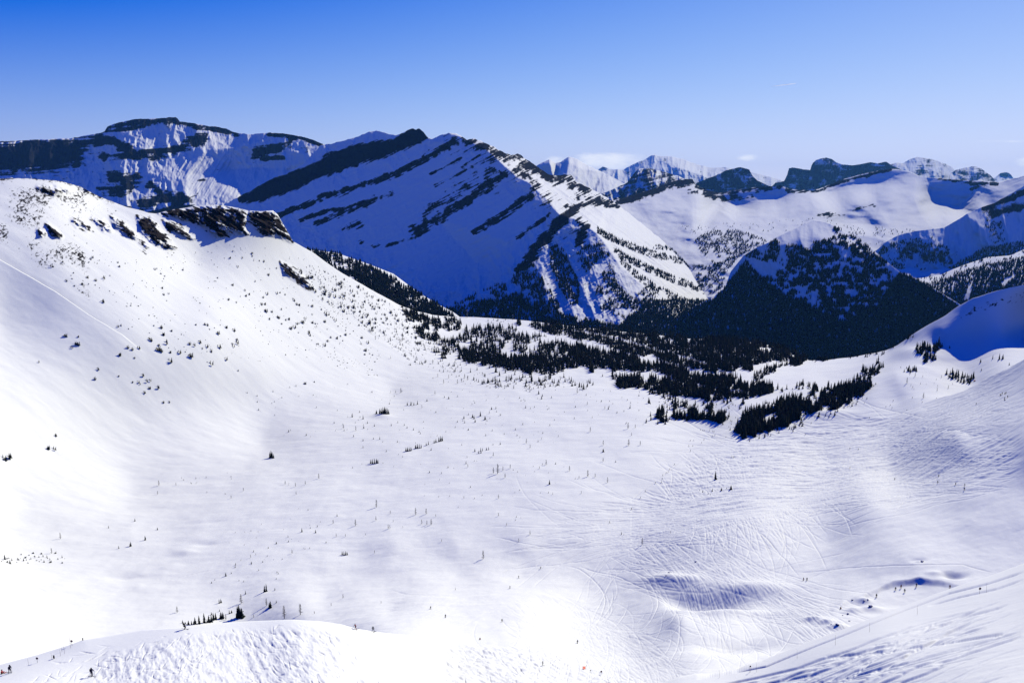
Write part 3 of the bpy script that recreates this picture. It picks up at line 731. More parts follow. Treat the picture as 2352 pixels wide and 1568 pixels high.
V_CLIFFS = [([(365, 489), (400, 483), (443, 476), (483, 473), (533, 478), (567, 486), (560, 520), (567, 537), (535, 538), (500, 546), (470, 520), (440, 510)], 1.0),
            ([(572, 486), (600, 488), (627, 487), (640, 502), (660, 537), (672, 558), (640, 543), (606, 538), (575, 510)], 1.0),
            ([(255, 497), (285, 512), (318, 546), (300, 545), (265, 520)], .9), ([(316, 497), (345, 500), (370, 530), (402, 570), (385, 570), (350, 555), (322, 525)], 1.0),
            ([(378, 505), (410, 520), (442, 548), (425, 545), (390, 530)], .85), ([(212, 503), (235, 505), (255, 530), (240, 530)], .8), ([(108, 518), (125, 530), (140, 547), (125, 545)], .8),
            ([(185, 429), (215, 443), (218, 440), (200, 440)], .8), ([(90, 432), (130, 432), (158, 437), (125, 446)], .6), ([(170, 508), (195, 520), (200, 527), (180, 520)], .6),
            ([(645, 606), (672, 618), (700, 640), (720, 667), (705, 662), (680, 645), (655, 630)], .95), ([(325, 555), (342, 565), (335, 566)], .7), ([(92, 532), (100, 540), (94, 542)], .6)]
def v_cliff(px, py):
    k = np.full(np.shape(px), -40.0)
    for p, s in V_CLIFFS:
        m = (px > min(q[0] for q in p) - 30) & (px < max(q[0] for q in p) + 30) & (py > min(q[1] for q in p) - 30) & (py < max(q[1] for q in p) + 30)
        if m.any():
            k[m] = np.maximum(k[m], poly_sd(px[m], py[m], p) * s)
    return k
V_BUMPS = [  # px, py, radius x, radius y, height
    (1635, 1374, 85, 23, -7.0), (1560, 1368, 40, 14, -2.0), (1545, 1328, 60, 12, 2.5), (1740, 1345, 70, 14, 2.5), (1660, 1402, 80, 9, 2.5), (1680, 1480, 70, 16, -3.0), (1560, 1430, 36, 26, 2.2), 
    (2110, 1283, 16, 5, -0.9), (2110, 1285, 9, 3, 0.9), (2190, 1318, 30, 7, -2.0), (2150, 1316, 22, 6, 1.0), (470, 1250, 34, 6, -0.9), (425, 1270, 30, 8, 1.2),
    (280, 1322, 50, 9, -1.5), (880, 958, 22, 5, 2.0), (1300, 880, 120, 8, -1.5), (1960, 1400, 20, 6, 1.5), (1925, 1440, 22, 6, 1.6), (1870, 1420, 22, 5, 1.3), (1900, 1428, 20, 5, 1.3), (2000, 1395, 28, 6, 1.6), (1985, 1378, 16, 5, 1.8),
    (1900, 950, 60, 10, 4), (2110, 815, 50, 14, 6)]
def v_depth(px, py, X, Y, Z):
    k = v_cliff(px, py)
    on = sstep(-8, 8, k)
    u, v = (px * .55 - py) / 1.14, (px + py * .55) / 1.14
    r = fbm(u, v * .25, 7, 4, 91, 0.55, ridged=True)
    return -on * (6 + 7 * r + 11 * fbm(u * 1.3, v * .6, 9, 5, 92))
L_LINES = tracks_in([(60, 1568), (200, 1490), (430, 1450), (700, 1430), (800, 1450), (1100, 1475), (1330, 1500), (1500, 1568)], 520, lambda x, y: 155 if x < 520 else (60 if random.random() < .35 else 28), 26, (3, 11), (.3, 1.0), wig=.4, step=4)
GL = grooves(L_LINES)
def mogul_lift(px, py, X, Y, Z):
    m = sstep(0, 25, poly_sd(px, py, [(150, 1600), (250, 1490), (480, 1440), (700, 1428), (850, 1455), (1250, 1478), (1560, 1600)]))
    return (0.5 * m * fbm(X, Y, 25, 3, 141) + m * (0.22 * fbm(X, Y * 0.8, 5.5, 3, 142, ridged=True) + 0.46 * fbm(X * 1.3 + Y * .7, (Y * .8 - X * .45) * .45, 1.5, 4, 143) + 0.3 * fbm(X * .7 - Y * .8, (Y * .6 + X * .5) * .4, 2.2, 3, 144))
            - sample(GL, px, py) * 0.30)
def v_lift(px, py, X, Y, Z):
    z = 5.0 * fbm(X, Y, 160, 3, 93) + 0.9 * fbm(X * 1.0, Y * 0.5, 26, 3, 94)
    soft = sstep(700, 300, Y)
    z = z + soft * 0.34 * fbm(X, Y * 0.5, 7, 3, 95) + 1.05 * fbm(X * 0.5 + Y * .2, Y - X * .3, 14, 4, 104) + 0.30 * fbm(X * .35 + Y * .3, Y * .8 - X * .8, 4.5, 4, 105) * sstep(1000, 500, Y)
    for bx, by, rx_, ry_, h in V_BUMPS:
        m = (np.abs(px - bx) < rx_ * 3) & (np.abs(py - by) < ry_ * 3)
        if m.any():
            z[m] += h * np.exp(-((px[m] - bx) / rx_) ** 2 - ((py[m] - by) / ry_) ** 2)
    z = z - sample(GV, px, py) * np.where((px > 1450) & (py < 1260), 0.6, 0.42) * np.clip(Y / 400, .5, 2)
    worn = sstep(-10, 30, poly_sd(px, py, [(1500, 1100), (1700, 1000), (2000, 930), (2352, 900), (2352, 1110), (1900, 1130), (1600, 1230)]))
    z = z + worn * (1.7 * fbm(X * 0.35 + Y * 0.2, Y, 5, 3, 96))
    LIP = [(1915, 1402), (1945, 1386), (1985, 1374), (1990, 1370), (2020, 1356), (2050, 1344), (2110, 1335), (2165, 1340), (2215, 1352), (2260, 1362)]
    m = (px > 1890) & (px < 2285) & (py > 1180) & (py < 1420)
    xm, ym = px[m], py[m]
    up = np.interp(xm, [k[0] for k in LIP], [k[1] for k in LIP]) - ym + 5 * fbm(xm, ym * 0, 26, 3, 103)
    wall = sstep(-3, 8, up) * np.exp(-np.clip(up - 6, 0, 200) / 32.0)
    hgt = np.interp(xm, [1905, 1935, 2000, 2012, 2030, 2080, 2150, 2200, 2265], [0, 1.0, 1.3, 1.35, 1.5, 1.8, 1.3, .7, 0])
    z[m] += hgt * wall
    z = z + sstep(860, 940, px) * np.where(py > 1400, 1.35, 0) * mogul_lift(px, py, X, Y, Z)
    rib = np.interp(px, [-150, -50, 0, 60, 130, 200, 280, 330], [520, 575, 606, 640, 678, 722, 766, 805])
    m = (px < 335) & (py < 1000)
    dn = py - rib
    z = z + np.where(m, sstep(-0.5, 3.0, dn) * np.exp(-np.clip(dn, 0, 400) / 75.0) * np.interp(px, [-150, 0, 130, 280, 335], [6.5, 5.5, 4.5, 1.5, 0]), 0)
    return z
def v_rock(px, py, X, Y, Z):
    k = v_cliff(px, py)
    n = fbm(px, py, 9, 5, 97, 0.62); n2 = fbm((px * .55 - py) / 1.14, (px + py * .55) / 1.14 * .22, 4.2, 4, 98, 0.62)
    rk = 0.5 + 0.035 * np.clip(k, -14, 7) + 0.7 * n + 0.95 * n2 - 0.02
    rk = np.where(k < -14, 0, rk)
    # wind-scoured scree high on the hill
    sc = sstep(-20, 40, poly_sd(px, py, [(-150, 400), (200, 420), (330, 490), (200, 520), (230, 620), (260, 740), (130, 660), (0, 590), (-150, 590)]))
    top = np.exp(-np.clip(py - np.interp(px, [q[0] for q in v_top], [q[1] for q in v_top]), 0, 99) / 9.0) * sstep(380, 180, px)
    rk = np.maximum(rk, 0.36 * sc + sc * (0.75 * fbm(px, py * 1.3, 4.5, 4, 99, .7) + 0.5 * fbm(px, py, 45, 3, 100)) + 0.42 * top + 0.5 * top * n)
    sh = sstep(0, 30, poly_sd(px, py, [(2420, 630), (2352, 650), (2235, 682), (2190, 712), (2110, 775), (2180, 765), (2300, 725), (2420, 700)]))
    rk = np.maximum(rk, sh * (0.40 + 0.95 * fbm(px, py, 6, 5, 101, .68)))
    return rk
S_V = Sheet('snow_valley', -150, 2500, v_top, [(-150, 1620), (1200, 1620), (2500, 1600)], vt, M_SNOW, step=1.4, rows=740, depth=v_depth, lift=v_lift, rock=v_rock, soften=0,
            jag=0.6, jag_scale=14, seed=91, back=((8, -2), (40, -14), (150, -80), (420, -300)))

# big ski slope coming down from the right
s_top = [(1960, 985), (2040, 952), (2087, 933), (2118, 926), (2154, 915), (2190, 904), (2235, 887), (2272, 864), (2310, 846), (2352, 824), (2500, 740)]
s_pts = [(1960, 985, 870), (2040, 952, 838), (2087, 933, 800), (2154, 915, 765), (2235, 887, 715), (2310, 846, 668), (2352, 824, 645), (2500, 740, 570), (2352, 1000, 441), (2200, 1000, 526), (2000, 1020, 730), (2352, 1090, 428), (2200, 1080, 490), (2050, 1090, 600), (1960, 1150, 560), (2200, 1150, 480), (2352, 1150, 420), (2500, 1000, 412), (2500, 1150, 405), (2352, 950, 487), (2352, 910, 535), (2200, 945, 625)]
S_LINES = tracks_in([(1990, 990), (2120, 926), (2240, 886), (2352, 824), (2352, 1130), (2100, 1120)], 700, lambda x, y: 148 if y < 960 + (x - 2100) * -.1 else 165, 12, (5, 22), (.25, .9), wig=.2)
GS = grooves(S_LINES)
S_S = Sheet('ski_slope', 1960, 2500, s_top, [(1960, 1150), (2500, 1170)], TPS(s_pts, 0.0005), M_SNOW, step=1.5, rows=240,
            lift=lambda px, py, X, Y, Z: 3 * fbm(X, Y, 90, 3, 121) + 0.9 * fbm(X * 0.9 + Y * 0.4, Y * 0.3 - X * 0.2, 5, 3, 122) - sample(GS, px, py) * 0.6 * np.clip(Y / 450, .6, 2),
            soften=2, seed=121, back=((5, -2), (20, -9), (80, -45), (160, -110)))

# foreground slope at the lower right
n_top = [(1500, 1590), (1560, 1566), (1630, 1554), (1690, 1543), (1750, 1527), (1810, 1501), (1870, 1474), (1920, 1457), (1971, 1437), (2020, 1418), (2072, 1397), (2150, 1367), (2223, 1341), (2273, 1326), (2310, 1312), (2352, 1296), (2500, 1235), (3100, 1010)]
n_pts = [(1500, 1590, 190), (1560, 1566, 192), (1690, 1543, 190), (1870, 1474, 196), (2072, 1397, 204), (2223, 1341, 208), (2352, 1296, 205), (2500, 1235, 195), (2352, 1568, 88), (2100, 1568, 118), (1900, 1568, 148), (1700, 1580, 176), (2352, 1450, 124), (2200, 1450, 148), (2050, 1480, 155), (2500, 1500, 90), (2352, 1640, 74), (1900, 1640, 130), (2800, 1568, 62), (2800, 1150, 165), (3100, 1010, 150), (3100, 1700, 44), (3100, 2000, 34)]
def n_ang(x, y): return 157 - (y - 1450) * 0.03
NP = [(1700, 1575), (1850, 1520), (2000, 1470), (2200, 1400), (2352, 1340), (2352, 1600)]
N_LINES = []
for (tr, am) in tracks_in(NP, 34, n_ang, 6, (30, 90), (.6, 1.0), wig=.10, turn=.003):
    for k in range(random.randint(2, 5)):
        ox, oy = random.gauss(0, 2.2), random.gauss(0, 2.2)
        N_LINES.append(([(x + ox, y + oy) for x, y in tr], am * random.uniform(.5, 1)))
N_LINES += tracks_in(NP, 60, n_ang, 8, (20, 60), (.2, .5), wig=.10, turn=.004)
N_LINES += [([(2352, 1313), (2270, 1340), (2180, 1362), (2080, 1400), (1980, 1440), (1880, 1480), (1760, 1530), (1600, 1560)], 1.0), ([(2352, 1330), (2290, 1352), (2200, 1372), (2130, 1392)], .8)]
GN = grooves(N_LINES, sig=2)
S_N = Sheet('foreground_slope', 1500, 3100, n_top, [(1500, 1640), (2352, 1640), (3100, 2000)], TPS(n_pts, 0.0005), M_SNOW, step=1.4, rows=300,
            lift=lambda px, py, X, Y, Z: 0.8 * fbm(X, Y, 40, 3, 131) + 0.22 * fbm(X * 0.9 + Y * 0.45, (Y * 0.9 - X * 0.45) * 0.3, 2.4, 4, 132) * sstep(0, 30, py - np.interp(px, [q[0] for q in n_top], [q[1] for q in n_top]) - 20)
            - sample(GN, px, py) * 1.35 * np.clip(Y / 150, .4, 1.3),
            soften=2, seed=131, back=((3, -1), (10, -5), (30, -20), (60, -48)))

# foreground slope at the lower left, cut up by skiers
l_top = [(-520, 1640), (-100, 1562), (-60, 1548), (0, 1528), (90, 1504), (160, 1482), (190, 1471), (235, 1464), (329, 1447), (430, 1441), (504, 1432), (571, 1427), (672, 1423), (739, 1427), (784, 1434), (818, 1444), (885, 1454), (985, 1464), (1103, 1467), (1220, 1468), (1330, 1482), (1450, 1522), (1600, 1590)]
l_pts = [(-520, 1640, 112), (-520, 1800, 88), (-100, 1562, 147), (0, 1528, 154), (190, 1471, 163), (430, 1441, 169), (672, 1423, 178), (818, 1444, 186), (885, 1454, 199), (940, 1460, 217), (985, 1464, 240), (1040, 1466, 280), (1103, 1467, 335), (1330, 1482, 370), (1600, 1590, 320), (0, 1568, 142), (211, 1553, 146), (600, 1568, 147), (600, 1490, 163), (800, 1568, 150), (800, 1500, 168), (900, 1510, 186), (900, 1568, 162), (1000, 1568, 190), (1000, 1510, 224), (1060, 1568, 235), (1060, 1510, 275), (1246, 1530, 340), (1200, 1568, 280), (1330, 1568, 310), (0, 1660, 118), (800, 1660, 124), (1300, 1660, 240), (1600, 1660, 280)]
S_L = Sheet('mogul_slope', -520, 1600, l_top, [(-520, 1800), (-100, 1660), (1600, 1660)], TPS(l_pts, 0.0005), M_SNOW, step=1.3, rows=170, lift=mogul_lift, soften=2, seed=141,
            back=((2, -1), (8, -5), (25, -22), (60, -60)))

# ------------------------------------------------------------------ materials of the things
M_NEEDLE = plain_mat('spruce_needles', (0.012, 0.021, 0.020), 0.85, 0.05, var=0.45, vscale=0.8)
M_BARK = plain_mat('bark', (0.055, 0.042, 0.034), 0.9, 0.05, var=0.3, vscale=4)
M_LARCH = plain_mat('bare_larch_twigs', (0.085, 0.066, 0.056), 0.9, 0.05, var=0.3, vscale=2)
M_ROCK = plain_mat('boulder_rock', (0.045, 0.043, 0.042), 0.85, 0.1, var=0.5, vscale=1.5)
M_CAP = plain_mat('snow_cap', (0.70, 0.77, 0.84), 0.75, 0.1)
M_SKIN = plain_mat('skin', (0.50, 0.30, 0.22), 0.6)
M_BLACK = plain_mat('black_fabric', (0.012, 0.012, 0.016), 0.8)
M_NAVY = plain_mat('navy_fabric', (0.012, 0.016, 0.050), 0.8)
M_CHAR = plain_mat('charcoal_fabric', (0.030, 0.032, 0.036), 0.8)
M_RED = plain_mat('red_fabric', (0.48, 0.025, 0.020), 0.7)
M_CORAL = plain_mat('coral_fabric', (0.55, 0.06, 0.07), 0.7)
M_OLIVE = plain_mat('grey_green_fabric', (0.085, 0.11, 0.10), 0.8)
M_PALE = plain_mat('pale_grey_fabric', (0.42, 0.42, 0.46), 0.8)
M_SKI = plain_mat('ski_dark', (0.02, 0.02, 0.035), 0.4, 0.4)
M_POLE = plain_mat('pole_grey', (0.20, 0.19, 0.20), 0.5, 0.4)
M_BAMBOO = plain_mat('bamboo', (0.30, 0.24, 0.20), 0.7)
M_SIGNRED = plain_mat('sign_red', (0.20, 0.010, 0.022), 0.5)
M_SIGNWHITE = plain_mat('sign_white', (0.70, 0.66, 0.68), 0.5)
M_YELLOW = plain_mat('sign_yellow', (0.45, 0.30, 0.05), 0.5)
M_NET = plain_mat('orange_net', (0.80, 0.26, 0.20), 0.7)
_t = M_NET.node_tree.nodes.new('ShaderNodeBsdfTranslucent'); _t.inputs['Color'].default_value = (0.90, 0.36, 0.30, 1)
_m = M_NET.node_tree.nodes.new('ShaderNodeMixShader'); _m.inputs[0].default_value = 0.75
M_NET.node_tree.links.new(M_NET.node_tree.nodes['Principled BSDF'].outputs[0], _m.inputs[1]); M_NET.node_tree.links.new(_t.outputs[0], _m.inputs[2])
M_NET.node_tree.links.new(_m.outputs[0], M_NET.node_tree.nodes['Material Output'].inputs['Surface'])
M_STEEL = plain_mat('galvanised_steel', (0.42, 0.44, 0.48), 0.45, 0.5)

# ------------------------------------------------------------------ shapes
class MB:
    """collects triangles and quads with a material index each"""
    def __init__(self):
        self.v, self.f, self.m = [], [], []
    def add(self, vs_, fs_, mi=0):
        o = len(self.v)
        self.v += [tuple(p) for p in vs_]
        for f in fs_:
            self.f.append(tuple(i + o for i in f)); self.m.append(mi)
    def tube(self, pts, rad, n=6, mi=0, cap=True):
        pts = [Vector(p) for p in pts]
        rings = []
        for i, p in enumerate(pts):
            d = (pts[min(i + 1, len(pts) - 1)] - pts[max(i - 1, 0)]).normalized()
            u = d.cross(Vector((0.31, 0.87, 0.38))).normalized(); w = d.cross(u)
            r = rad[i] if hasattr(rad, '__len__') else rad
            rings.append([p + (u * math.cos(k * 6.28318 / n) + w * math.sin(k * 6.28318 / n)) * r for k in range(n)])
        vs_ = [q for r in rings for q in r]
        fs_ = []
        for i in range(len(rings) - 1):
            for k in range(n):
                fs_.append((i * n + k, i * n + (k + 1) % n, (i + 1) * n + (k + 1) % n, (i + 1) * n + k))
        if cap:
            fs_.append(tuple(range(n - 1, -1, -1))); fs_.append(tuple(range((len(rings) - 1) * n, len(rings) * n)))
        self.add(vs_, fs_, mi)
    def box(self, c, s, mi=0, rot=None):
        vs_ = [Vector((x * s[0] / 2, y * s[1] / 2, z * s[2] / 2)) for z in (-1, 1) for y in (-1, 1) for x in (-1, 1)]
        if rot is not None:
            vs_ = [rot @ p for p in vs_]
        vs_ = [p + Vector(c) for p in vs_]
        self.add(vs_, [(0, 2, 3, 1), (4, 5, 7, 6), (0, 1, 5, 4), (2, 6, 7, 3), (0, 4, 6, 2), (1, 3, 7, 5)], mi)
    def mesh(self, name, mats, smooth=False):
        me = bpy.data.meshes.new(name)
        me.from_pydata(self.v, [], self.f)
        for m in mats:
            me.materials.append(m)
        me.polygons.foreach_set('material_index', self.m)
        if smooth:
            me.polygons.foreach_set('use_smooth', [True] * len(self.f))
        me.update()
        return me

def crown_into(mb, rnd, h, r, tiers, nb, z0=0.06, mi=0, lean=0.0, core=True):
    """conifer crown: drooping, uneven branch blades in whorls round a thin dark core"""
    if core:
        mb.tube([(0, 0, h * z0), (0, 0, h * 0.5), (lean * h, 0, h)], [r * 0.42, r * 0.26, 0.01], 6, mi)
    for t in range(tiers):
        f = (t + 0.4 * rnd.random()) / tiers
        z = h * (z0 + (0.97 - z0) * f)
        rr = r * (1 - f) ** 0.8 * rnd.uniform(0.75, 1.12) + 0.02 * h
        a0 = rnd.uniform(0, 6.28)
        for k in range(nb):
            if rnd.random() < 0.10:
                continue
            a = a0 + 6.2832 * k / nb + rnd.uniform(-0.25, 0.25)
            L = rr * rnd.uniform(0.6, 1.2)
            dr = L * rnd.uniform(0.25, 0.6)
            wd = L * rnd.uniform(0.30, 0.48) + 0.01 * h
            ca, sa = math.cos(a), math.sin(a)
            x0 = lean * h * f
            root = (x0, 0, z + L * 0.22)
            mid = (x0 + ca * L * .55, sa * L * .55, z - dr * .25 + L * .12)
            l = (x0 + ca * L * .6 - sa * wd, sa * L * .6 + ca * wd, z - dr * .75)
            rt = (x0 + ca * L * .6 + sa * wd, sa * L * .6 - ca * wd, z - dr * .75)
            tip = (x0 + ca * L, sa * L, z - dr)
            mb.add([root, l, tip, rt, mid], [(0, 1, 4), (1, 2, 4), (2, 3, 4), (3, 0, 4)], mi)

def make_conifer(seed, tiers=11, nb=9, slim=0.20):
    """unit-height conifer: crown mesh, trunk mesh, and both in one mesh"""
    rnd = random.Random(seed)
    c = MB(); crown_into(c, rnd, 1.0, slim * rnd.uniform(.85, 1.15), tiers, nb)
    t = MB(); t.tube([(0, 0, -0.06), (0, 0, 0.2), (0.004, 0, 0.9)], [0.022, 0.017, 0.004], 6)
    b = MB()
    b.add(c.v, c.f, 0); b.add(t.v, t.f, 1)
    return c.mesh('crown', [M_NEEDLE]), t.mesh('trunk', [M_BARK]), b.mesh('conifer', [M_NEEDLE, M_BARK])

CONIFERS = [make_conifer(100 + i, 11, 9, s) for i, s in enumerate((0.17, 0.20, 0.23, 0.15, 0.26, 0.19))]

def make_larch(seed):
    rnd = random.Random(seed)
    t = MB(); t.tube([(0, 0, -0.05), (0.006, 0, 0.4), (0, 0.005, 1.0)], [0.026, 0.018, 0.005], 5)
    c = MB()
    for k in range(64):
        f = 0.12 + 0.86 * (k / 64.0) ** 0.9
        a = rnd.uniform(0, 6.28); L = (0.20 * (1 - f) ** 0.6 + 0.02) * rnd.uniform(.5, 1.2)
        e = Vector((math.cos(a) * L, math.sin(a) * L, f + L * rnd.uniform(-.1, .5)))
        c.tube([(0, 0, f), tuple(e)], [0.008, 0.004], 3, cap=False)
        for j in range(2):
            q = Vector((0, 0, f)).lerp(e, rnd.uniform(.4, .9))
            c.tube([tuple(q), tuple(q + Vector((rnd.uniform(-.05, .05), rnd.uniform(-.05, .05), rnd.uniform(0, .05))))], [0.006, 0.003], 3, cap=False)
    b = MB(); b.add(t.v, t.f); b.add(c.v, c.f)
    return b.mesh('larch', [M_LARCH])
LARCHES = [make_larch(200 + i) for i in range(4)]

def make_shrub(seed):
    """wind-beaten dwarf conifer: a few low leaning stems"""
    rnd = random.Random(seed)
    b = MB()
    for k in range(rnd.randint(3, 6)):
        s = MB(); h = rnd.uniform(.4, 1.0)
        crown_into(s, rnd, h, h * rnd.uniform(.22, .34), 5, 7, 0.02, 0, rnd.uniform(-.1, .35))
        ox, oy = rnd.uniform(-.34, .34), rnd.uniform(-.2, .2)
        b.add([(x + ox, y + oy, z - 0.03) for x, y, z in s.v], s.f)
    return b.mesh('dwarf_conifer', [M_NEEDLE])
SHRUBS = [make_shrub(300 + i) for i in range(6)]

def far_tree(seed):
    rnd = random.Random(seed)
    v, f = [], []
    n = 5
    for zb, zt, r in ((0.0, 0.55, 0.19), (0.3, 0.8, 0.14), (0.55, 1.0, 0.09)):
        o = len(v); v.append((0, 0, zt)); a0 = rnd.uniform(0, 6)
        for k in range(n):
            rr = r * rnd.uniform(.7, 1.3)
            v.append((math.cos(a0 + k * 6.283 / n) * rr, math.sin(a0 + k * 6.283 / n) * rr, zb + rnd.uniform(-.06, .06)))
        for k in range(n):
            f.append((o, o + 1 + k, o + 1 + (k + 1) % n))
    return np.array(v, float), np.array(f)
FAR = [far_tree(400 + i) for i in range(8)]

def mass_of_trees(name, pos, h, templates, mat, label):
    """many trees as one mesh"""
    V, Fc, o = [], [], 0
    pick = rng.integers(0, len(templates), len(pos)); ang = rng.uniform(0, 6.28, len(pos)); wid = rng.uniform(.8, 1.25, len(pos))
    for t, (tv, tf) in enumerate(templates):
        m = np.flatnonzero(pick == t)
        if not len(m):
            continue
        c, s = np.cos(ang[m])[:, None], np.sin(ang[m])[:, None]
        hh, ww = h[m][:, None], (h[m] * wid[m])[:, None]
        x = (tv[None, :, 0] * c - tv[None, :, 1] * s) * ww + pos[m, 0][:, None]
        y = (tv[None, :, 0] * s + tv[None, :, 1] * c) * ww + pos[m, 1][:, None]
        z = tv[None, :, 2] * hh + pos[m, 2][:, None]
        V.append(np.stack([x, y, z], -1).reshape(-1, 3))
        n = len(tv)
        Fc.append((tf[None] + (np.arange(len(m)) * n)[:, None, None]).reshape(-1, 3) + o)
        o += len(m) * n
    me = mesh_from_arrays(name, np.concatenate(V), np.concatenate(Fc), mat, smooth=False)
    return tag(link(name, me), label, 'forest', kind='stuff')

def mesh_template(me):
    v = np.empty(len(me.vertices) * 3, np.float32); me.vertices.foreach_get('co', v)
    me.calc_loop_triangles()
    t = np.empty(len(me.loop_triangles) * 3, np.int32); me.loop_triangles.foreach_get('vertices', t)
    return v.reshape(-1, 3).astype(float), t.reshape(-1, 3)

def scatter(poly, n, clump=0.0, scale=30, seed=0, keep=None, ragged=0.0):
    """n random grid positions in a polygon, optionally thinned into clumps"""
    xs = [p[0] for p in poly]; ys = [p[1] for p in poly]
    out = np.zeros((0, 2)); guard = 0
    while len(out) < n and guard < 60:
        guard += 1
        p = np.c_[rng.uniform(min(xs) - ragged, max(xs) + ragged, n * 2), rng.uniform(min(ys) - ragged, max(ys) + ragged, n * 2)]
        ok = poly_sd(p[:, 0], p[:, 1], poly) > ragged * fbm(p[:, 0], p[:, 1], 22, 3, 5) * 2
        if clump:
            ok &= (fbm(p[:, 0], p[:, 1] * 1.5, scale, 3, seed) * 2.2 + 0.5) > clump * rng.uniform(.6, 1.4, len(p))
        if keep is not None:
            ok &= keep(p[:, 0], p[:, 1])
        out = np.r_[out, p[ok]]
    return out[:n]

def area(poly):
    return abs(sum(poly[i][0] * poly[(i + 1) % len(poly)][1] - poly[(i + 1) % len(poly)][0] * poly[i][1] for i in range(len(poly)))) / 2

def below(top, d):
    xs = [p[0] for p in top]; ys = [p[1] for p in top]
    return lambda x, y: y > np.interp(x, xs, ys) + d

# ------------------------------------------------------------------ distant forest
FAR_POS, FAR_H = [], []
def far_wood(sheet, poly, per, hm, clump=0.0, scale=30, seed=0, keep=None):
    n = int(area(poly) * per)
    p = scatter(poly, n, clump, scale, seed, keep)
    if len(p):
        FAR_POS.append(sheet.at(p[:, 0], p[:, 1])); FAR_H.append(hm * rng.uniform(.55, 1.3, len(p)))

far_wood(S_F4, [(1480, 780), (1600, 700), (1640, 690), (1680, 640), (1712, 600), (1750, 640), (1800, 680), (1860, 700), (1900, 740), (2000, 730), (2050, 650), (2068, 628), (2110, 645), (2330, 790), (2330, 880), (1480, 880)], 0.21, 13, keep=below(f4_top, 3))
far_wood(S_F4, [(1710, 590), (1765, 557), (1790, 545), (1830, 560), (1860, 580), (1800, 612)], 0.10, 11, .45, 24, 2, below(f4_top, 3))
far_wood(S_F4, [(1800, 620), (1850, 560), (1920, 545), (2000, 575), (2060, 640), (2010, 735), (1900, 745), (1800, 690), (1750, 640)], 0.15, 11, .42, 14, 3, below(f4_top, 3))
far_wood(S_F4, [(1905, 513), (1968, 546), (2040, 605), (2000, 610), (1930, 560)], 0.09, 11, .5, 10, 4, below(f4_top, 1))
far_wood(S_F7, [(2050, 690), (2101, 655), (2161, 645), (2218, 622), (2268, 606), (2318, 600), (2352, 590), (2500, 565), (2500, 800), (2050, 800)], 0.17, 12,
         keep=lambda x, y: (poly_sd(x, y, [(2214, 690), (2222, 662), (2234, 648), (2230, 672), (2226, 692)]) < 0) & (poly_sd(x, y, [(2186, 655), (2192, 655), (2189, 674), (2185, 672)]) < 0) & (seg_dist(x, y, [(2302, 652), (2330, 634)]) > 4))
far_wood(S_F7, [(2101, 641), (2161, 631), (2268, 591), (2352, 573), (2352, 590), (2161, 648)], 0.03, 10, .6, 14, 5)
far_wood(S_F6, [(2018, 575), (2040, 556), (2140, 545), (2185, 575), (2160, 612), (2060, 632), (2020, 610)], 0.10, 11, .5, 18, 6, below(f6_top, 4))
far_wood(S_F6, [(2020, 650), (2110, 648), (2180, 615), (2260, 570), (2352, 555), (2352, 592), (2268, 600), (2160, 650), (2060, 690)], 0.18, 12)
far_wood(S_F6, [(2255, 480), (2300, 500), (2310, 560), (2280, 560), (2262, 520)], 0.06, 11, .6, 14, 7)
far_wood(S_F5, [(1593, 548), (1640, 530), (1690, 528), (1745, 545), (1765, 556), (1700, 588), (1672, 620), (1640, 610), (1612, 580)], 0.15, 11, .33, 16, 8)
far_wood(S_F5, [(1640, 610), (1672, 620), (1660, 660), (1632, 680), (1600, 650), (1590, 610)], 0.11, 11, .42, 12, 9)
far_wood(S_F5, [(1560, 520), (1900, 500), (2000, 540), (1800, 540), (1600, 545)], 0.012, 9, .5, 20, 10)
far_wood(S_F5, [(1900, 520), (2010, 520), (2110, 530), (2040, 560), (1990, 570), (1930, 530)], 0.02, 10, .5, 20, 10)
far_wood(S_F3, [(700, 575), (770, 583), (851, 612), (932, 655), (1009, 703), (1060, 740), (1060, 790), (900, 740), (760, 650)], 0.10, 13, .25, 22, 11, below(f3_top, 1))
far_wood(S_F3, [(790, 600), (851, 616), (932, 660), (1020, 715), (1060, 780), (900, 720), (820, 650)], 0.10, 13, keep=below(f3_top, 1))
far_wood(S_M2, [(1023, 708), (1100, 672), (1175, 640), (1203, 600), (1227, 611), (1248, 645), (1284, 699), (1290, 760), (1030, 760)], 0.09, 12, .42, 18, 12)
far_wood(S_M2, [(1023, 712), (1120, 690), (1200, 690), (1280, 710), (1300, 790), (1030, 770)], 0.10, 13)
far_wood(S_M2, [(1262, 568), (1287, 561), (1305, 597), (1331, 650), (1329, 699), (1312, 704), (1284, 660), (1264, 614)], 0.13, 12, .15, 14, 13)
far_wood(S_M2, [(1322, 582), (1350, 561), (1392, 561), (1400, 590), (1368, 606), (1347, 628), (1326, 600)], 0.10, 11, .42, 12, 14)
far_wood(S_M2, [(1333, 667), (1385, 715), (1438, 735), (1519, 772), (1519, 685), (1491, 649), (1456, 688), (1421, 655), (1400, 600), (1375, 640), (1360, 690)], 0.075, 11, .5, 16, 15)
far_wood(S_M2, [(1480, 700), (1519, 690), (1600, 690), (1640, 690), (1700, 780), (1480, 800), (1400, 770)], 0.2, 13)
far_wood(S_M2, [(1280, 720), (1400, 745), (1500, 760), (1500, 800), (1290, 800)], 0.12, 13, .2, 20, 16)
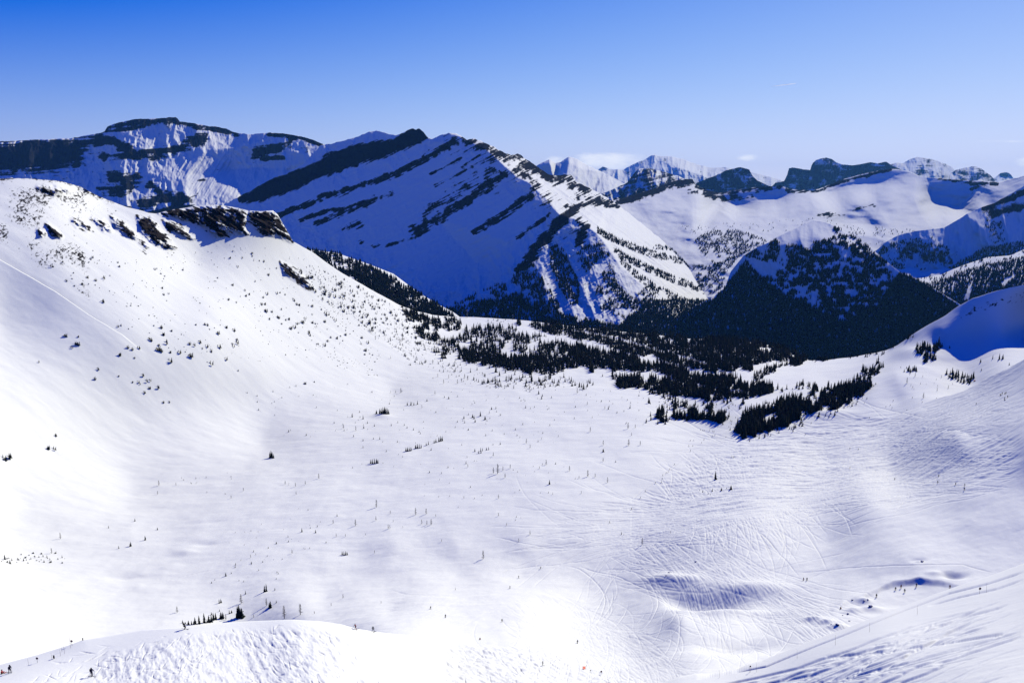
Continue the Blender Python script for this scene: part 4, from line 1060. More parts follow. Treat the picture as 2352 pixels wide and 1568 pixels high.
for pts, w, d in (([(1372, 530), (1400, 546), (1460, 572), (1519, 590), (1568, 601), (1625, 622)], 8, .2), ([(1410, 578), (1480, 614), (1540, 640), (1600, 661), (1632, 675)], 8, .2), ([(1500, 567), (1568, 578), (1615, 592)], 5, .16),
                  ([(1425, 600), (1470, 640), (1519, 668), (1560, 690), (1600, 700)], 8, .12)):
    poly = [(x, y - w) for x, y in pts] + [(x, y + w) for x, y in pts[::-1]]
    far_wood(S_M2, poly, d, 11, .2, 12, 17)
FAR_POS = np.concatenate(FAR_POS); FAR_H = np.concatenate(FAR_H)

# ------------------------------------------------------------------ trees of the valley
STRIPS = [[(1164, 748), (1264, 771), (1334, 788), (1417, 808), (1500, 828), (1568, 844), (1640, 862)], [(1317, 760), (1401, 775), (1451, 788), (1568, 822), (1620, 836)]]
def open_strips(x, y):
    return (seg_dist(x, y, STRIPS[0]) > 3.2) & (seg_dist(x, y, STRIPS[1]) > 3.0)
WOODS = [  # polygon, trees per square unit, height (m), clumping
    ([(915, 702), (990, 728), (1040, 733), (1062, 745), (1050, 760), (1000, 757), (940, 728)], .075, 9, .1),
    ([(930, 735), (985, 747), (1015, 778), (990, 787), (955, 765)], .055, 8, .25),
    ([(1000, 770), (1074, 800), (1100, 840), (1040, 822), (990, 795)], .03, 8, .25),
    ([(1074, 752), (1164, 752), (1250, 775), (1300, 790), (1304, 834), (1260, 856), (1117, 842), (1057, 816), (1040, 784)], .036, 9.5, .38),
    ([(1057, 806), (1150, 815), (1290, 830), (1304, 846), (1262, 860), (1117, 846)], .05, 10, .15),
    ([(1064, 733), (1184, 740), (1170, 752), (1074, 748)], .006, 5, 0),
    ([(1190, 742), (1277, 750), (1400, 763), (1500, 774), (1568, 782), (1700, 792), (1790, 806), (1845, 828), (1845, 840), (1780, 835), (1700, 852), (1640, 852), (1568, 845), (1470, 815), (1380, 792), (1290, 775)], .075, 10, 0),
    ([(1290, 790), (1380, 805), (1470, 828), (1568, 850), (1640, 866), (1700, 862), (1690, 874), (1740, 888), (1795, 890), (1740, 905), (1680, 896), (1600, 880), (1520, 856), (1440, 850), (1304, 842)], .08, 10.5, .05),
    ([(1408, 866), (1480, 860), (1568, 874), (1640, 886), (1700, 900), (1740, 908), (1690, 918), (1600, 922), (1500, 902), (1420, 890)], .06, 9.5, .25),
    ([(1190, 868), (1300, 868), (1370, 882), (1330, 895), (1180, 893), (1110, 878)], .014, 6, .4),
    ([(1500, 905), (1600, 925), (1720, 915), (1700, 940), (1560, 935), (1480, 920)], .012, 7, .4),
    ([(1505, 962), (1510, 948), (1560, 936), (1630, 943), (1662, 955), (1660, 963), (1600, 966)], .055, 9, .2),
    ([(1685, 966), (1710, 950), (1755, 936), (1868, 899), (1945, 884), (2011, 882), (1961, 912), (1915, 940), (1855, 952), (1808, 976), (1755, 990), (1708, 1000)], .06, 9.5, .24),
    ([(1940, 890), (1965, 868), (2012, 838), (2030, 842), (2000, 885), (1960, 905)], .022, 9, .3),
    ([(2100, 806), (2135, 802), (2162, 799), (2150, 825), (2125, 834)], .05, 8, .1),
    ([(2060, 842), (2105, 845), (2120, 852), (2080, 855)], .03, 6, .2),
    ([(2175, 858), (2235, 862), (2240, 874), (2200, 875), (2178, 866)], .035, 8, .2),
    ([(1745, 874), (1790, 848), (1850, 834), (1900, 826), (1900, 820), (1850, 826), (1770, 842), (1735, 866)], .06, 8, 0),
    ([(1860, 828), (1968, 818), (2035, 806), (2095, 775), (2090, 782), (2035, 814), (1968, 826)], .03, 6, .2),
    ([(1670, 975), (1690, 940), (1750, 925), (1868, 888), (1960, 872), (2030, 870), (1990, 915), (1920, 955), (1810, 992), (1710, 1010)], .006, 5, .2),
    ([(1480, 972), (1490, 945), (1560, 925), (1640, 932), (1680, 955), (1664, 972)], .006, 5, .2),
    ([(690, 600), (784, 640), (917, 705), (1000, 770), (1010, 830), (900, 800), (760, 720)], .006, 3.2, .3),
    ([(900, 735), (1000, 775), (1080, 840), (1060, 870), (950, 830), (880, 780)], .007, 4, .3),
    ([(1440, 761), (1500, 767), (1568, 774), (1700, 782), (1790, 796), (1850, 821), (1852, 832), (1790, 808), (1700, 794), (1568, 787), (1500, 779), (1440, 772)], .13, 9.5, 0),
    ([(1250, 743), (1340, 750), (1440, 761), (1440, 770), (1340, 760), (1250, 752)], .07, 9, 0),
    ([(1690, 880), (1740, 876), (1790, 890), (1870, 880), (1860, 892), (1770, 905)], .016, 7, .3),
]
GAP = [(1745, 975), (1758, 951), (1784, 946), (1790, 968)]
cand = []       # (px, py, height m, zone)
for i, (poly, per, hm, cl) in enumerate(WOODS):
    p = scatter(poly, int(area(poly) * per * 2.2), cl, 26, 30 + i, lambda x, y: open_strips(x, y) & (poly_sd(x, y, GAP) < 0), 12.0)
    for x, y in p:
        cand.append((x, y, hm * random.choice((random.uniform(.35, .8), random.uniform(.75, 1.35))), 'wood'))

HERO = []       # (px, py, height in picture units, zone)
def H4(l, z): HERO.extend((x * .3359, 1041 + y * .3359, h * (.45 if z == 'left_edge_row' else .3359), z) for x, y, h in l)
def H5(l, z): HERO.extend((784 + x * .3359, 1041 + y * .3359, h * .3359, z) for x, y, h in l)
def H6(l, z): HERO.extend((1568 + x * .3359, 1041 + y * .3359, h * .3359, z) for x, y, h in l)
def H8(l, z): HERO.extend((784 + x / 3, 673.75 + y / 3, h / 3, z) for x, y, h in l)
def HC(l, z): HERO.extend((379.75 + x * .0781, 1397.5 + y * .0781, h * .1, z) for x, y, h in l)
HC([(687, 500, 90), (775, 495, 85), (835, 490, 60), (880, 485, 140), (1000, 475, 165), (1150, 447, 195), (1230, 437, 75), (1285, 437, 145), (1360, 422, 150), (1420, 367, 150), (1485, 347, 140), (1645, 325, 135), (1700, 325, 130)], 'row')
HC([(2135, 300, 240), (2178, 296, 258), (2250, 285, 190)], 'trio')
HC([(1885, 180, 80), (1950, 155, 60), (1600, 115, 50), (1357, 210, 62), (512, 442, 66)], 'above_row')
H4([(1810, 955, 42), (1822, 950, 48), (1850, 1062, 42), (1842, 1060, 30), (1500, 1035, 28), (1512, 1030, 24), (1680, 970, 22), (1880, 942, 16), (1545, 848, 22), (1890, 1030, 18)], 'above_row_high')
H4([(742, 500, 16), (1076, 515, 16), (922, 458, 18), (993, 590, 28), (895, 632, 28), (888, 635, 20), (812, 645, 18)], 'bowl_left')
H4([(2065, 540, 28), (2158, 545, 22), (2170, 500, 14), (1890, 622, 14), (1612, 775, 14), (1720, 765, 14), (1970, 578, 14), (1973, 608, 12), (2230, 610, 12), (2305, 432, 16), (1930, 730, 9), (1895, 825, 12), (1835, 655, 12), (1750, 705, 10), (1648, 745, 10), (1470, 875, 9), (1448, 895, 10)], 'slanting_band')
H4([(32, 715, 22), (80, 722, 12), (68, 746, 16), (160, 722, 12), (293, 692, 12), (320, 697, 12), (340, 717, 10), (423, 697, 12), (210, 707, 9), (265, 697, 8), (237, 699, 8), (190, 740, 9), (300, 732, 10), (395, 712, 9)], 'left_edge_row')
H4([(1845, 30, 42), (1855, 28, 48), (1864, 30, 40), (1872, 32, 30)], 'clump_mid')
H4([(18, 10, 18), (40, 32, 30), (66, 22, 26)], 'left_edge_clump')
H5([(1423, 225, 32)], 'lone_slope'); H5([(1915, 555, 21), (1932, 558, 10)], 'by_tracks')
H5([(200, 62, 28), (212, 64, 34), (226, 64, 36), (240, 62, 32), (250, 62, 26)], 'dark_clump')
H5([(6, 690, 24), (18, 692, 28), (30, 690, 26), (40, 689, 20)], 'drift_clump')
H5([(883, 240, 14), (685, 150, 16), (730, 108, 14), (603, 138, 14), (853, 82, 22), (860, 40, 14), (1197, 440, 14), (1228, 447, 10), (1190, 462, 9), (77, 92, 12), (910, 312, 12), (1465, 82, 14), (1375, 90, 14), (1876, 58, 14), (420, 30, 12), (285, 64, 10), (140, 68, 10), (672, 188, 9), (910, 65, 10), (940, 10, 20), (955, 8, 18)], 'snowfield')
H6([(224, 166, 56)], 'lone_spruce')
H6([(138, 250, 15), (203, 247, 21), (265, 245, 21), (330, 237, 30), (175, 266, 13), (300, 236, 11), (117, 243, 9), (190, 272, 9)], 'below_lone_spruce')
HERO.extend((a, b_, c, 'in_shade') for a, b_, c in ((2280, 824, 9), (2295, 826, 13), (2303, 825, 11), (2252, 832, 8), (2254, 850, 6), (2318, 838, 6), (2181, 800, 6)))
H8([(242, 838, 28), (265, 842, 38), (276, 844, 42), (288, 846, 48), (300, 846, 50), (310, 846, 48), (320, 844, 44), (327, 842, 34)], 'upper_clump')
H8([(445, 1092, 26), (456, 1092, 30), (468, 1090, 30), (480, 1088, 28), (512, 1072, 28), (524, 1072, 34), (537, 1070, 32), (550, 1069, 28), (585, 1052, 22), (600, 1046, 26), (640, 1036, 24), (652, 1032, 28), (672, 1026, 34), (683, 1023, 38), (695, 1020, 34)], 'diagonal_row')
H8([(920, 1100, 22), (960, 1096, 26), (972, 1094, 22), (1000, 1088, 20), (1015, 1085, 22), (1045, 1045, 12), (1095, 1040, 20), (1437, 915, 14), (958, 850, 35), (990, 872, 28), (905, 858, 25), (915, 866, 24), (922, 890, 22), (850, 895, 20), (845, 866, 22), (150, 870, 30), (75, 856, 26), (180, 898, 18), (155, 932, 20), (228, 918, 18), (497, 948, 16), (545, 972, 14), (875, 940, 14), (265, 1010, 22), (150, 1020, 14), (455, 775, 24), (480, 775, 26), (500, 776, 24), (525, 770, 28), (590, 745, 18), (740, 728, 18), (710, 722, 16),
    (1360, 700, 28), (1380, 735, 24), (1385, 715, 20), (1448, 728, 14), (1265, 752, 14), (1270, 795, 22), (1065, 800, 20), (1070, 822, 16), (1035, 805, 20), (1095, 846, 18), (1805, 1090, 24), (1840, 802, 20), (1230, 990, 12), (800, 890, 12), (785, 925, 12), (430, 808, 10), (652, 826, 12), (1420, 806, 12), (1970, 745, 14), (2050, 715, 16)], 'open_snow')
H8([(1310, 605, 60), (1250, 585, 40), (1060, 600, 35), (1360, 605, 35), (1195, 562, 30), (1130, 550, 30), (1155, 588, 30), (1090, 570, 36), (990, 570, 22), (935, 530, 24), (890, 545, 32), (1065, 545, 55), (1570, 590, 28), (1020, 520, 30), (1800, 565, 20), (1030, 500, 28), (700, 450, 50), (715, 448, 40), (690, 446, 36), (655, 410, 40), (640, 405, 34), (525, 395, 18), (380, 270, 28), (420, 290, 22), (370, 180, 26), (120, 190, 16)], 'forest_edge')

def to_m(px, py, hp):
    P = S_V.at(px, py)
    d = np.linalg.norm(P, axis=1)
    dxy = np.hypot(P[:, 0], P[:, 1]) / d
    return P, hp * d / F_PX / np.maximum(dxy, .6)

hp = np.array([(a, b, c) for a, b, c, z in HERO])
HP, HM = to_m(hp[:, 0], hp[:, 1], hp[:, 2])
trees = [(HP[i], HM[i], HERO[i][3], hp[i, 0], hp[i, 1]) for i in range(len(HERO))]
ca = np.array([(a, b, c) for a, b, c, z in cand])
CPos = S_V.at(ca[:, 0], ca[:, 1])
small = []
scat = [([(560, 900), (760, 880), (1060, 860), (1290, 890), (1500, 905), (1500, 955), (1440, 1005), (1150, 1030), (850, 1040), (640, 1000)], 190, 2.2), ([(1000, 830), (1120, 860), (1300, 890), (1200, 905), (1050, 880)], 90, 3.5),
        ([(560, 1180), (720, 1160), (760, 1210), (660, 1330), (520, 1350), (480, 1330)], 46, 1.2), ([(700, 1050), (1200, 1040), (1400, 1100), (1100, 1180), (900, 1120)], 46, 1.2), ([(330, 1100), (560, 1080), (620, 1120), (480, 1150)], 18, 1.3)]
for poly, n, hm in scat:
    for x, y in scatter(poly, n):
        small.append((x, y, hm * random.uniform(.4, 1.4)))
sa = np.array(small); SPos = S_V.at(sa[:, 0], sa[:, 1])
rest = [(CPos[i], ca[i, 2], 'wood', ca[i, 0], ca[i, 1]) for i in range(len(ca))] + [(SPos[i], sa[i, 2], 'scatter', sa[i, 0], sa[i, 1]) for i in range(len(sa))]
rest.sort(key=lambda t: -t[1] / np.linalg.norm(t[0]))
take = max(0, 300 - len(trees))
singles = trees + rest[:take]
mass = rest[take:]

ORD = ('first second third fourth fifth sixth seventh eighth ninth tenth eleventh twelfth thirteenth fourteenth fifteenth sixteenth seventeenth eighteenth nineteenth twentieth '
       'twenty-first twenty-second twenty-third twenty-fourth twenty-fifth twenty-sixth twenty-seventh twenty-eighth twenty-ninth thirtieth').split()
ZONE = {  # label with the place in the row, shared group
    'row': ('dark spruce, {o} from the left in the row on the mogul crest', 'spruces in a row on the mogul crest'),
    'trio': ('tall dark spruce, {o} of the three close together right of the crest row', 'three tall spruces beside the crest row'),
    'above_row': ('small dark conifer, {o} from the left just above the crest row', 'small conifers just above the crest row'),
    'above_row_high': ('dark conifer, {o} from the left well above the crest row', 'conifers on the snow above the crest row'),
    'bowl_left': ('short dark conifer, {o} from the left in the white bowl at the left', 'conifers in the white bowl at the left'),
    'slanting_band': ('small dark conifer, {o} from the left in the slanting band on lower left snow', 'slanting band of small conifers'),
    'left_edge_row': ('low dark conifer, {o} from the left in the left edge row', 'row of low conifers by the left edge'),
    'clump_mid': ('dark spruce, {o} from the left in the tight clump on the hill foot', 'tight spruce clump at the hill foot'),
    'left_edge_clump': ('dark conifer, {o} of three on the snow at the left edge', 'three conifers at the left edge'),
    'lone_slope': ('lone dark spruce with a long shadow in the middle of the snowfield', None),
    'by_tracks': ('dark little conifer, {o} of the pair beside the first curving ski tracks', 'pair of conifers beside the ski tracks'),
    'dark_clump': ('dark spruce, {o} from the left in the rounded clump below the diagonal row', 'rounded spruce clump below the diagonal row'),
    'drift_clump': ('dark spruce, {o} from the left in the clump behind a snow drift', 'spruce clump behind a snow drift'),
    'lone_spruce': ('lone tall narrow spruce standing on the tracked slope at the right', None),
    'below_lone_spruce': ('small conifer, {o} from the left in the line below the lone spruce', 'small conifers below the lone spruce'),
    'upper_clump': ('dark spruce, {o} from the left in the round clump on upper snowfield', 'dense spruce clump on the upper snowfield'),
    'diagonal_row': ('dark spruce, {o} from the left in the diagonal row across the snowfield', 'diagonal spruce row across the snowfield'),
    'snowfield': ('small dark conifer, {o} from the left of those dotting the middle snowfield', 'conifers dotted over the middle snowfield'),
    'open_snow': ('dark conifer on the open upper snowfield between the hill foot and the forest', 'conifers on the open upper snowfield'),
    'forest_edge': ('dark conifer, {o} from the left along the lower edge of the forest', 'conifers along the lower forest edge'),
    'in_shade': ('dark conifer, {o} from the left in the blue shadow of the right hill', 'conifers in the blue shadow at the right'),
    'wood': ('tall dark conifer inside the thick wood right of the valley', 'tall conifers of the valley woods'),
    'scatter': ('little dark conifer scattered on the snow below the forest', 'little conifers below the forest'),
}
def wood_zone(px, py):
    if px < 1030: return ('small dark conifer on the hill spur left of the valley forest', 'small conifers on the hill spur')
    if px > 1680 and py > 880: return ('dark conifer in the tight belt along the right of the ski run', 'conifers in the belt right of the run')
    if px > 2040: return ('dark conifer on the small knoll near the sled at the right', 'conifers on the knoll at the right')
    if py > 930: return ('dark conifer in the clump at the forest tip beside the ski run', 'conifers at the forest tip')
    return ('tall dark conifer in the thick valley forest', 'tall conifers of the valley forest')

by = {}
for t in singles:
    by.setdefault(t[2], []).append(t)
for z, lst in by.items():
    lst.sort(key=lambda t: t[3])
    for i, (P, h, zz, px, py) in enumerate(lst):
        lab, grp = ZONE[z]
        if z == 'wood':
            lab, grp = wood_zone(px, py)
        lab = lab.format(o=ORD[i] if i < len(ORD) else ORD[-1])
        c = CONIFERS[random.randrange(len(CONIFERS))]
        pic = h / np.linalg.norm(P) * F_PX
        rz = random.uniform(0, 6.28); w = random.uniform(.85, 1.2)
        if pic > 11:
            o = bpy.data.objects.new('conifer_tree', None); COL.objects.link(o)
            link('crown', c[0], o); link('trunk', c[1], o)
        else:
            o = link('conifer_tree', c[2])
        o.location = P; o.rotation_euler = (0, 0, rz); o.scale = (h * w, h * w, h)
        tag(o, lab, 'tree', grp)

MID_T = [mesh_template(make_conifer(500 + i, 6, 6, s)[2]) for i, s in enumerate((.17, .2, .23))]
near_m = [t for t in mass]
mass_pos = np.array([t[0] for t in near_m]); mass_h = np.array([t[1] for t in near_m])
print('trees:', len(singles), 'valley mass:', len(mass_pos), 'far:', len(FAR_POS))
allv = []
def mass_mesh():
    """every other conifer, near and far, as one forest"""
    parts_v, parts_f, o = [], [], 0
    for pos, hh, temps in ((mass_pos, mass_h, MID_T), (FAR_POS, FAR_H, FAR)):
        pick = rng.integers(0, len(temps), len(pos)); ang = rng.uniform(0, 6.28, len(pos)); wid = rng.uniform(.85, 1.35, len(pos))
        for t, (tv, tf) in enumerate(temps):
            m = np.flatnonzero(pick == t)
            c, s = np.cos(ang[m])[:, None], np.sin(ang[m])[:, None]
            H, W = hh[m][:, None], (hh[m] * wid[m])[:, None]
            x = (tv[None, :, 0] * c - tv[None, :, 1] * s) * W + pos[m, 0][:, None]
            y = (tv[None, :, 0] * s + tv[None, :, 1] * c) * W + pos[m, 1][:, None]
            zc = tv[None, :, 2] * H + pos[m, 2][:, None] - 0.3
            parts_v.append(np.stack([x, y, zc], -1).reshape(-1, 3))
            parts_f.append((tf[None] + (np.arange(len(m)) * len(tv))[:, None, None]).reshape(-1, 3) + o)
            o += len(m) * len(tv)
    return mesh_from_arrays('forest', np.concatenate(parts_v), np.concatenate(parts_f), M_NEEDLE, smooth=False)
tag(link('forest', mass_mesh()), 'dark evergreen forest filling the valley and the lower mountain sides', 'forest', kind='stuff')

# ------------------------------------------------------------------ bare larches
L5 = [(240, 365, 50), (508, 415, 45), (580, 412, 38), (615, 482, 38), (585, 482, 30), (550, 475, 30), (97, 492, 42), (320, 512, 30), (332, 508, 24), (237, 455, 30), (970, 716, 54), (1068, 152, 66), (1040, 147, 40), (1105, 132, 28), (1155, 120, 28), (1120, 180, 30), (1685, 165, 45), (1820, 197, 36),
      (1560, 130, 34), (1400, 90, 35), (1075, 312, 28), (838, 310, 18), (1075, 432, 24), (1355, 122, 18), (1625, 180, 20), (1735, 165, 26), (1640, 285, 20), (1445, 295, 16), (1130, 495, 20), (1290, 558, 28), (1212, 598, 22), (685, 598, 18), (335, 410, 22), (355, 462, 14), (420, 500, 14), (645, 430, 16), (165, 555, 14),
      (28, 568, 20), (227, 680, 20), (780, 928, 16), (272, 1022, 16), (12, 990, 26), (865, 105, 24), (1040, 30, 28), (1790, 55, 26), (2057, 622, 44), (2250, 548, 16)]
L4 = [(1650, 1034, 55), (1823, 1050, 45), (1945, 1132, 76), (2055, 1107, 66), (1212, 1090, 36), (1545, 1145, 36), (412, 566, 36), (352, 668, 32), (1087, 214, 32), (1077, 268, 22), (2180, 167, 34), (1950, 205, 26), (1975, 210, 16), (2020, 222, 26), (2088, 210, 24), (2025, 282, 22), (1203, 210, 18), (1665, 252, 22), (1580, 302, 20), (2278, 478, 26), (2300, 568, 22), (1998, 688, 24), (1715, 726, 20), (2265, 1045, 20), (1735, 1130, 18), (2150, 1100, 18)]
L7 = [(110, 268, 100), (265, 162, 70), (410, 172, 36), (770, 182, 48), (690, 412, 60), (188, 312, 38), (222, 352, 40), (905, 372, 60), (425, 562, 100), (700, 338, 38), (1085, 80, 60), (1180, 110, 56), (370, 290, 36), (480, 300, 24), (630, 290, 30), (670, 230, 36), (1015, 90, 40), (985, 310, 34), (245, 380, 30)]
L8 = [(100, 950, 34), (15, 935, 30), (410, 690, 34), (375, 690, 22), (340, 690, 16), (645, 700, 26), (705, 625, 30), (800, 625, 32), (665, 580, 24), (1080, 722, 18), (1275, 1030, 32), (1300, 1068, 26), (1975, 930, 44), (2025, 925, 26), (1715, 955, 34), (1980, 1048, 44), (2060, 1045, 30), (1625, 695, 36), (1295, 648, 26), (1460, 640, 28), (555, 795, 22), (1495, 990, 16), (1380, 1005, 16), (1805, 1045, 34), (900, 775, 16), (1020, 835, 22), (1695, 775, 22), (2000, 975, 22), (1815, 800, 22), (1990, 800, 28), (850, 590, 34), (870, 600, 32), (740, 590, 26), (630, 490, 28), (340, 455, 20), (260, 435, 18)]
LL = ([(784 + x * .3359, 1041 + y * .3359, h * .3359, 'bare grey larch, {o} from the left on the middle snowfield', 'bare larches on the middle snowfield') for x, y, h in L5]
      + [(x * .3359, 1041 + y * .3359, h * .3359, 'thin bare larch, {o} from the left on the lower left snow', 'bare larches on the lower left snow') for x, y, h in L4]
      + [(2070 + x * .1198, 845 + y * .1198, h * .1198, 'bare larch, {o} from the left on the sunlit knoll at the right', 'bare larches on the sunlit knoll') for x, y, h in L7]
      + [(784 + x / 3, 673.75 + y / 3, h / 3, 'bare larch, {o} from the left on the upper snowfield near the forest', 'bare larches near the forest edge') for x, y, h in L8])
la = np.array([(a, b, c) for a, b, c, d, e in LL]); LP, LM = to_m(la[:, 0], la[:, 1], la[:, 2])
cnt = {}
for i in sorted(range(len(LL)), key=lambda k: LL[k][0]):
    g = LL[i][4]; n = cnt.get(g, 0); cnt[g] = n + 1
    o = link('larch_tree', LARCHES[i % 4])
    tens = ['', 'thirty-', 'forty-']
    od = ORD[n] if n < 30 else ('thirty-' if n < 39 else 'forty-') + ORD[(n - 30) % 10 if n < 39 else (n - 40) % 10] if n != 39 else 'fortieth'
    o.location = LP[i]; o.rotation_euler = (0, 0, random.uniform(0, 6)); o.scale = (LM[i] * 1.1, LM[i] * 1.1, LM[i])
    tag(o, LL[i][3].format(o=od), 'tree', g)

# ------------------------------------------------------------------ dwarf conifers on the left hill
SH = []
for poly, n, hm, lab, g in (([(690, 590), (784, 640), (880, 690), (960, 745), (1000, 790), (960, 800), (840, 760), (740, 690), (690, 640)], 125, 3.4, 'dwarf conifer on the hill spur running down to the forest', 'dwarf conifers on the hill spur'),
                            ([(600, 640), (720, 700), (860, 790), (960, 830), (940, 850), (760, 810), (600, 730)], 75, 2.8, 'dwarf conifer on the steep white hillside left of the forest', 'dwarf conifers on the hillside by the forest'),
                            ([(330, 740), (560, 740), (560, 850), (430, 850), (340, 820)], 34, 3.0, 'dwarf conifer in the loose patch at the middle of the left hill', 'dwarf conifers at the middle of the left hill'),
                            ([(250, 590), (560, 570), (640, 620), (560, 700), (300, 700)], 36, 2.0, 'dwarf conifer below the dark cliffs of the left hill', 'dwarf conifers below the cliffs'),
                            ([(100, 570), (250, 600), (280, 720), (210, 700), (120, 640)], 14, 2.2, 'dwarf conifer on the grey scree side of the left hill', 'dwarf conifers on the scree side'),
                            ([(150, 780), (330, 780), (400, 890), (360, 920), (220, 880)], 18, 2.4, 'dwarf conifer low on the left hill above the smooth snow', 'dwarf conifers low on the left hill')):
    for x, y in scatter(poly, n, .2, 60, 77):
        SH.append((x, y, hm * random.uniform(.7, 1.9), lab, g))
for x, y, w in ((110, 1026, 14), (125, 1028, 12), (20, 1046, 16), (8, 1050, 10), (127, 996, 10), (150, 776, 12), (180, 777, 8), (345, 872, 10), (362, 888, 14), (375, 922, 12), (388, 920, 8), (700, 884, 12), (722, 880, 8), (90, 832, 8), (270, 748, 9)):
    SH.append((x, y, w * .28, 'low spreading dwarf conifer by itself on the smooth left snow', 'dwarf conifers on the smooth left snow'))
sp = np.array([(a, b) for a, b, c, d, e in SH]); SPP = S_V.at(sp[:, 0], sp[:, 1])
for i, (x, y, h, lab, g) in enumerate(SH):
    o = link('dwarf_conifer', SHRUBS[i % 6])
    o.location = SPP[i]; o.rotation_euler = (0, 0, random.uniform(-.6, .6)); o.scale = (h, h, h)
    tag(o, lab, 'shrub', g)

SCRUB = np.concatenate([scatter(pl, n, cl, 45, 88) for pl, n, cl in (([(60, 560), (300, 560), (560, 560), (690, 590), (900, 715), (1000, 800), (950, 850), (700, 830), (430, 830), (260, 740), (150, 640)], 420, .35),
                                                                    ([(690, 590), (784, 640), (917, 705), (1010, 790), (960, 830), (800, 760), (700, 680)], 260, .3), ([(740, 800), (860, 840), (880, 870), (780, 850)], 50, .2), ([(0, 1265), (150, 1265), (150, 1292), (0, 1292)], 30, .0), ([(1400, 880), (1560, 900), (1700, 915), (1700, 945), (1500, 935)], 60, .3))])
scp = S_V.at(SCRUB[:, 0], SCRUB[:, 1])
mass_of_trees('low_scrub', scp, rng.uniform(.5, 1.5, len(scp)), [mesh_template(m) for m in SHRUBS[:3]], M_NEEDLE, 'fine low scrub speckling the white left hillside')['category'] = 'scrub'
# ------------------------------------------------------------------ boulders
def make_boulder(seed):
    rnd = np.random.default_rng(seed)
    bm = bmesh.new(); bmesh.ops.create_icosphere(bm, subdivisions=3, radius=1.0)
    for v in bm.verts:
        n = 0.75 + 0.9 * float(fbm(np.array([v.co.x * 1.3 + seed]), np.array([v.co.y * 1.3 + v.co.z * 1.7]), 1.0, 3, seed)[0])
        v.co = Vector((v.co.x * 1.25, v.co.y, v.co.z * .75)) * n
    me = bpy.data.meshes.new('rock'); bm.to_mesh(me)
    cap = bm.copy()
    bmesh.ops.delete(cap, geom=[f for f in cap.faces if f.normal.z < 0.35 or f.calc_center_median().z < 0.1], context='FACES')
    r = bmesh.ops.extrude_face_region(cap, geom=list(cap.faces))
    for e in r['geom']:
        if isinstance(e, bmesh.types.BMVert):
            e.co += Vector((0, 0, 0.16)) + e.co.normalized() * 0.05
    mc = bpy.data.meshes.new('snow_cap'); cap.to_mesh(mc)
    bm.free(); cap.free()
    me.materials.append(M_ROCK); mc.materials.append(M_CAP)
    return me, mc
BOULD = [make_boulder(s) for s in (3, 8, 21)]
BL = [(1999.6, 1396, 8, 'largest dark boulder poking out of the snow below the cornice'), (1948, 1408, 5, 'dark boulder in the middle of the snowy rock band'), (1936, 1411, 3, 'small dark rock just left of the middle boulder'), (1909, 1438, 4, 'dark rock left of the lowest boulder of the rock band'),
      (1922, 1442, 7, 'lowest dark boulder of the rock band, above the groomed edge'), (1984.5, 1381, 4, 'dark rock at the foot of the snow block'), (1993, 1379, 4, 'flat dark rock beside the snow block'), (1951, 1425, 3, 'small dark rock alone between the boulders'), (1958, 1378, 5, 'dark rock tucked under the long snow lip'),
      (1598, 1288, 5, 'dark rock in a wind scoop left of the smooth bench'), (2118, 1286, 6, 'dark rock in the round wind scoop on the bench'), (1536, 1316, 6, 'dark rock above the shaded hollow'), (1530, 1328, 4, 'lower dark rock beside the shaded hollow')]
ba = np.array([(a, b) for a, b, c, d in BL]); BP = S_V.at(ba[:, 0], ba[:, 1])
for i, (x, y, w, lab) in enumerate(BL):
    r = w / 2 * np.linalg.norm(BP[i]) / F_PX
    o = link('boulder', BOULD[i % 3][0]); link('snow_cap', BOULD[i % 3][1], o)
    o.location = Vector(BP[i]) + Vector((0, 0, r * .15)); o.scale = (r, r, r); o.rotation_euler = (0, 0, i * 1.3)
    tag(o, lab, 'boulder', 'boulders in the snow')

class Near:
    """the near ground along the bottom of the picture"""
    @staticmethod
    def at(px, py):
        a, b_ = S_V.at(px, py), S_L.at(px, py)
        return a if (px > 1000 or (px > 860 and a[0, 1] < b_[0, 1])) else b_
NEAR = Near()
# ------------------------------------------------------------------ signs, poles and other ski-hill furniture
def stand(sheet, px, py):
    return Vector(sheet.at(px, py)[0])
def round_sign(sheet, px, py, h, lab, d=0.5, posts=1, yaw=0.0, top=None, g='round closed-area signs'):
    o = bpy.data.objects.new('round_sign', None); COL.objects.link(o)
    o.location = stand(sheet, px, py); o.rotation_euler = (0, 0, yaw)
    for k in range(posts):
        x = 0 if posts == 1 else (-.16, .16)[k]
        b = MB(); b.tube([(x, 0.03, -.3), (x, 0.03, h - d * .3)], .028, 6); link('post', b.mesh('post', [M_POLE]), o)
    b = MB(); n = 24; r = d / 2
    ring = [(r * math.cos(k * 6.2832 / n), r * math.sin(k * 6.2832 / n)) for k in range(n)]
    b.add([(x, -.012, h - r + z) for x, z in ring] + [(x, .012, h - r + z) for x, z in ring],
          [tuple(range(n)), tuple(range(2 * n - 1, n - 1, -1))] + [(k, k + n, (k + 1) % n + n, (k + 1) % n) for k in range(n)])
    link('disc', b.mesh('disc', [M_SIGNRED]), o)
    b = MB(); b.box((0, -.018, h - r), (d * .86, .006, d * .17), 0, Matrix.Rotation(R(40), 3, 'Y'))
    link('bar', b.mesh('bar', [M_SIGNWHITE]), o)
    return tag(o, lab, 'sign', g)
round_sign(NEAR, 86, 1521, 1.25, 'round dark red sign with pale diagonal bar, nearest the two people at left edge')
round_sign(NEAR, 165.5, 1482, 1.35, 'round red sign beside the tall thin poles on the left crest')
round_sign(NEAR, 1381, 1546, 1.3, 'round dark red sign right of the pink net panel', .62)
round_sign(NEAR, 1555, 1570, 1.2, 'round dark red sign cut by the bottom edge of the photo', .5)
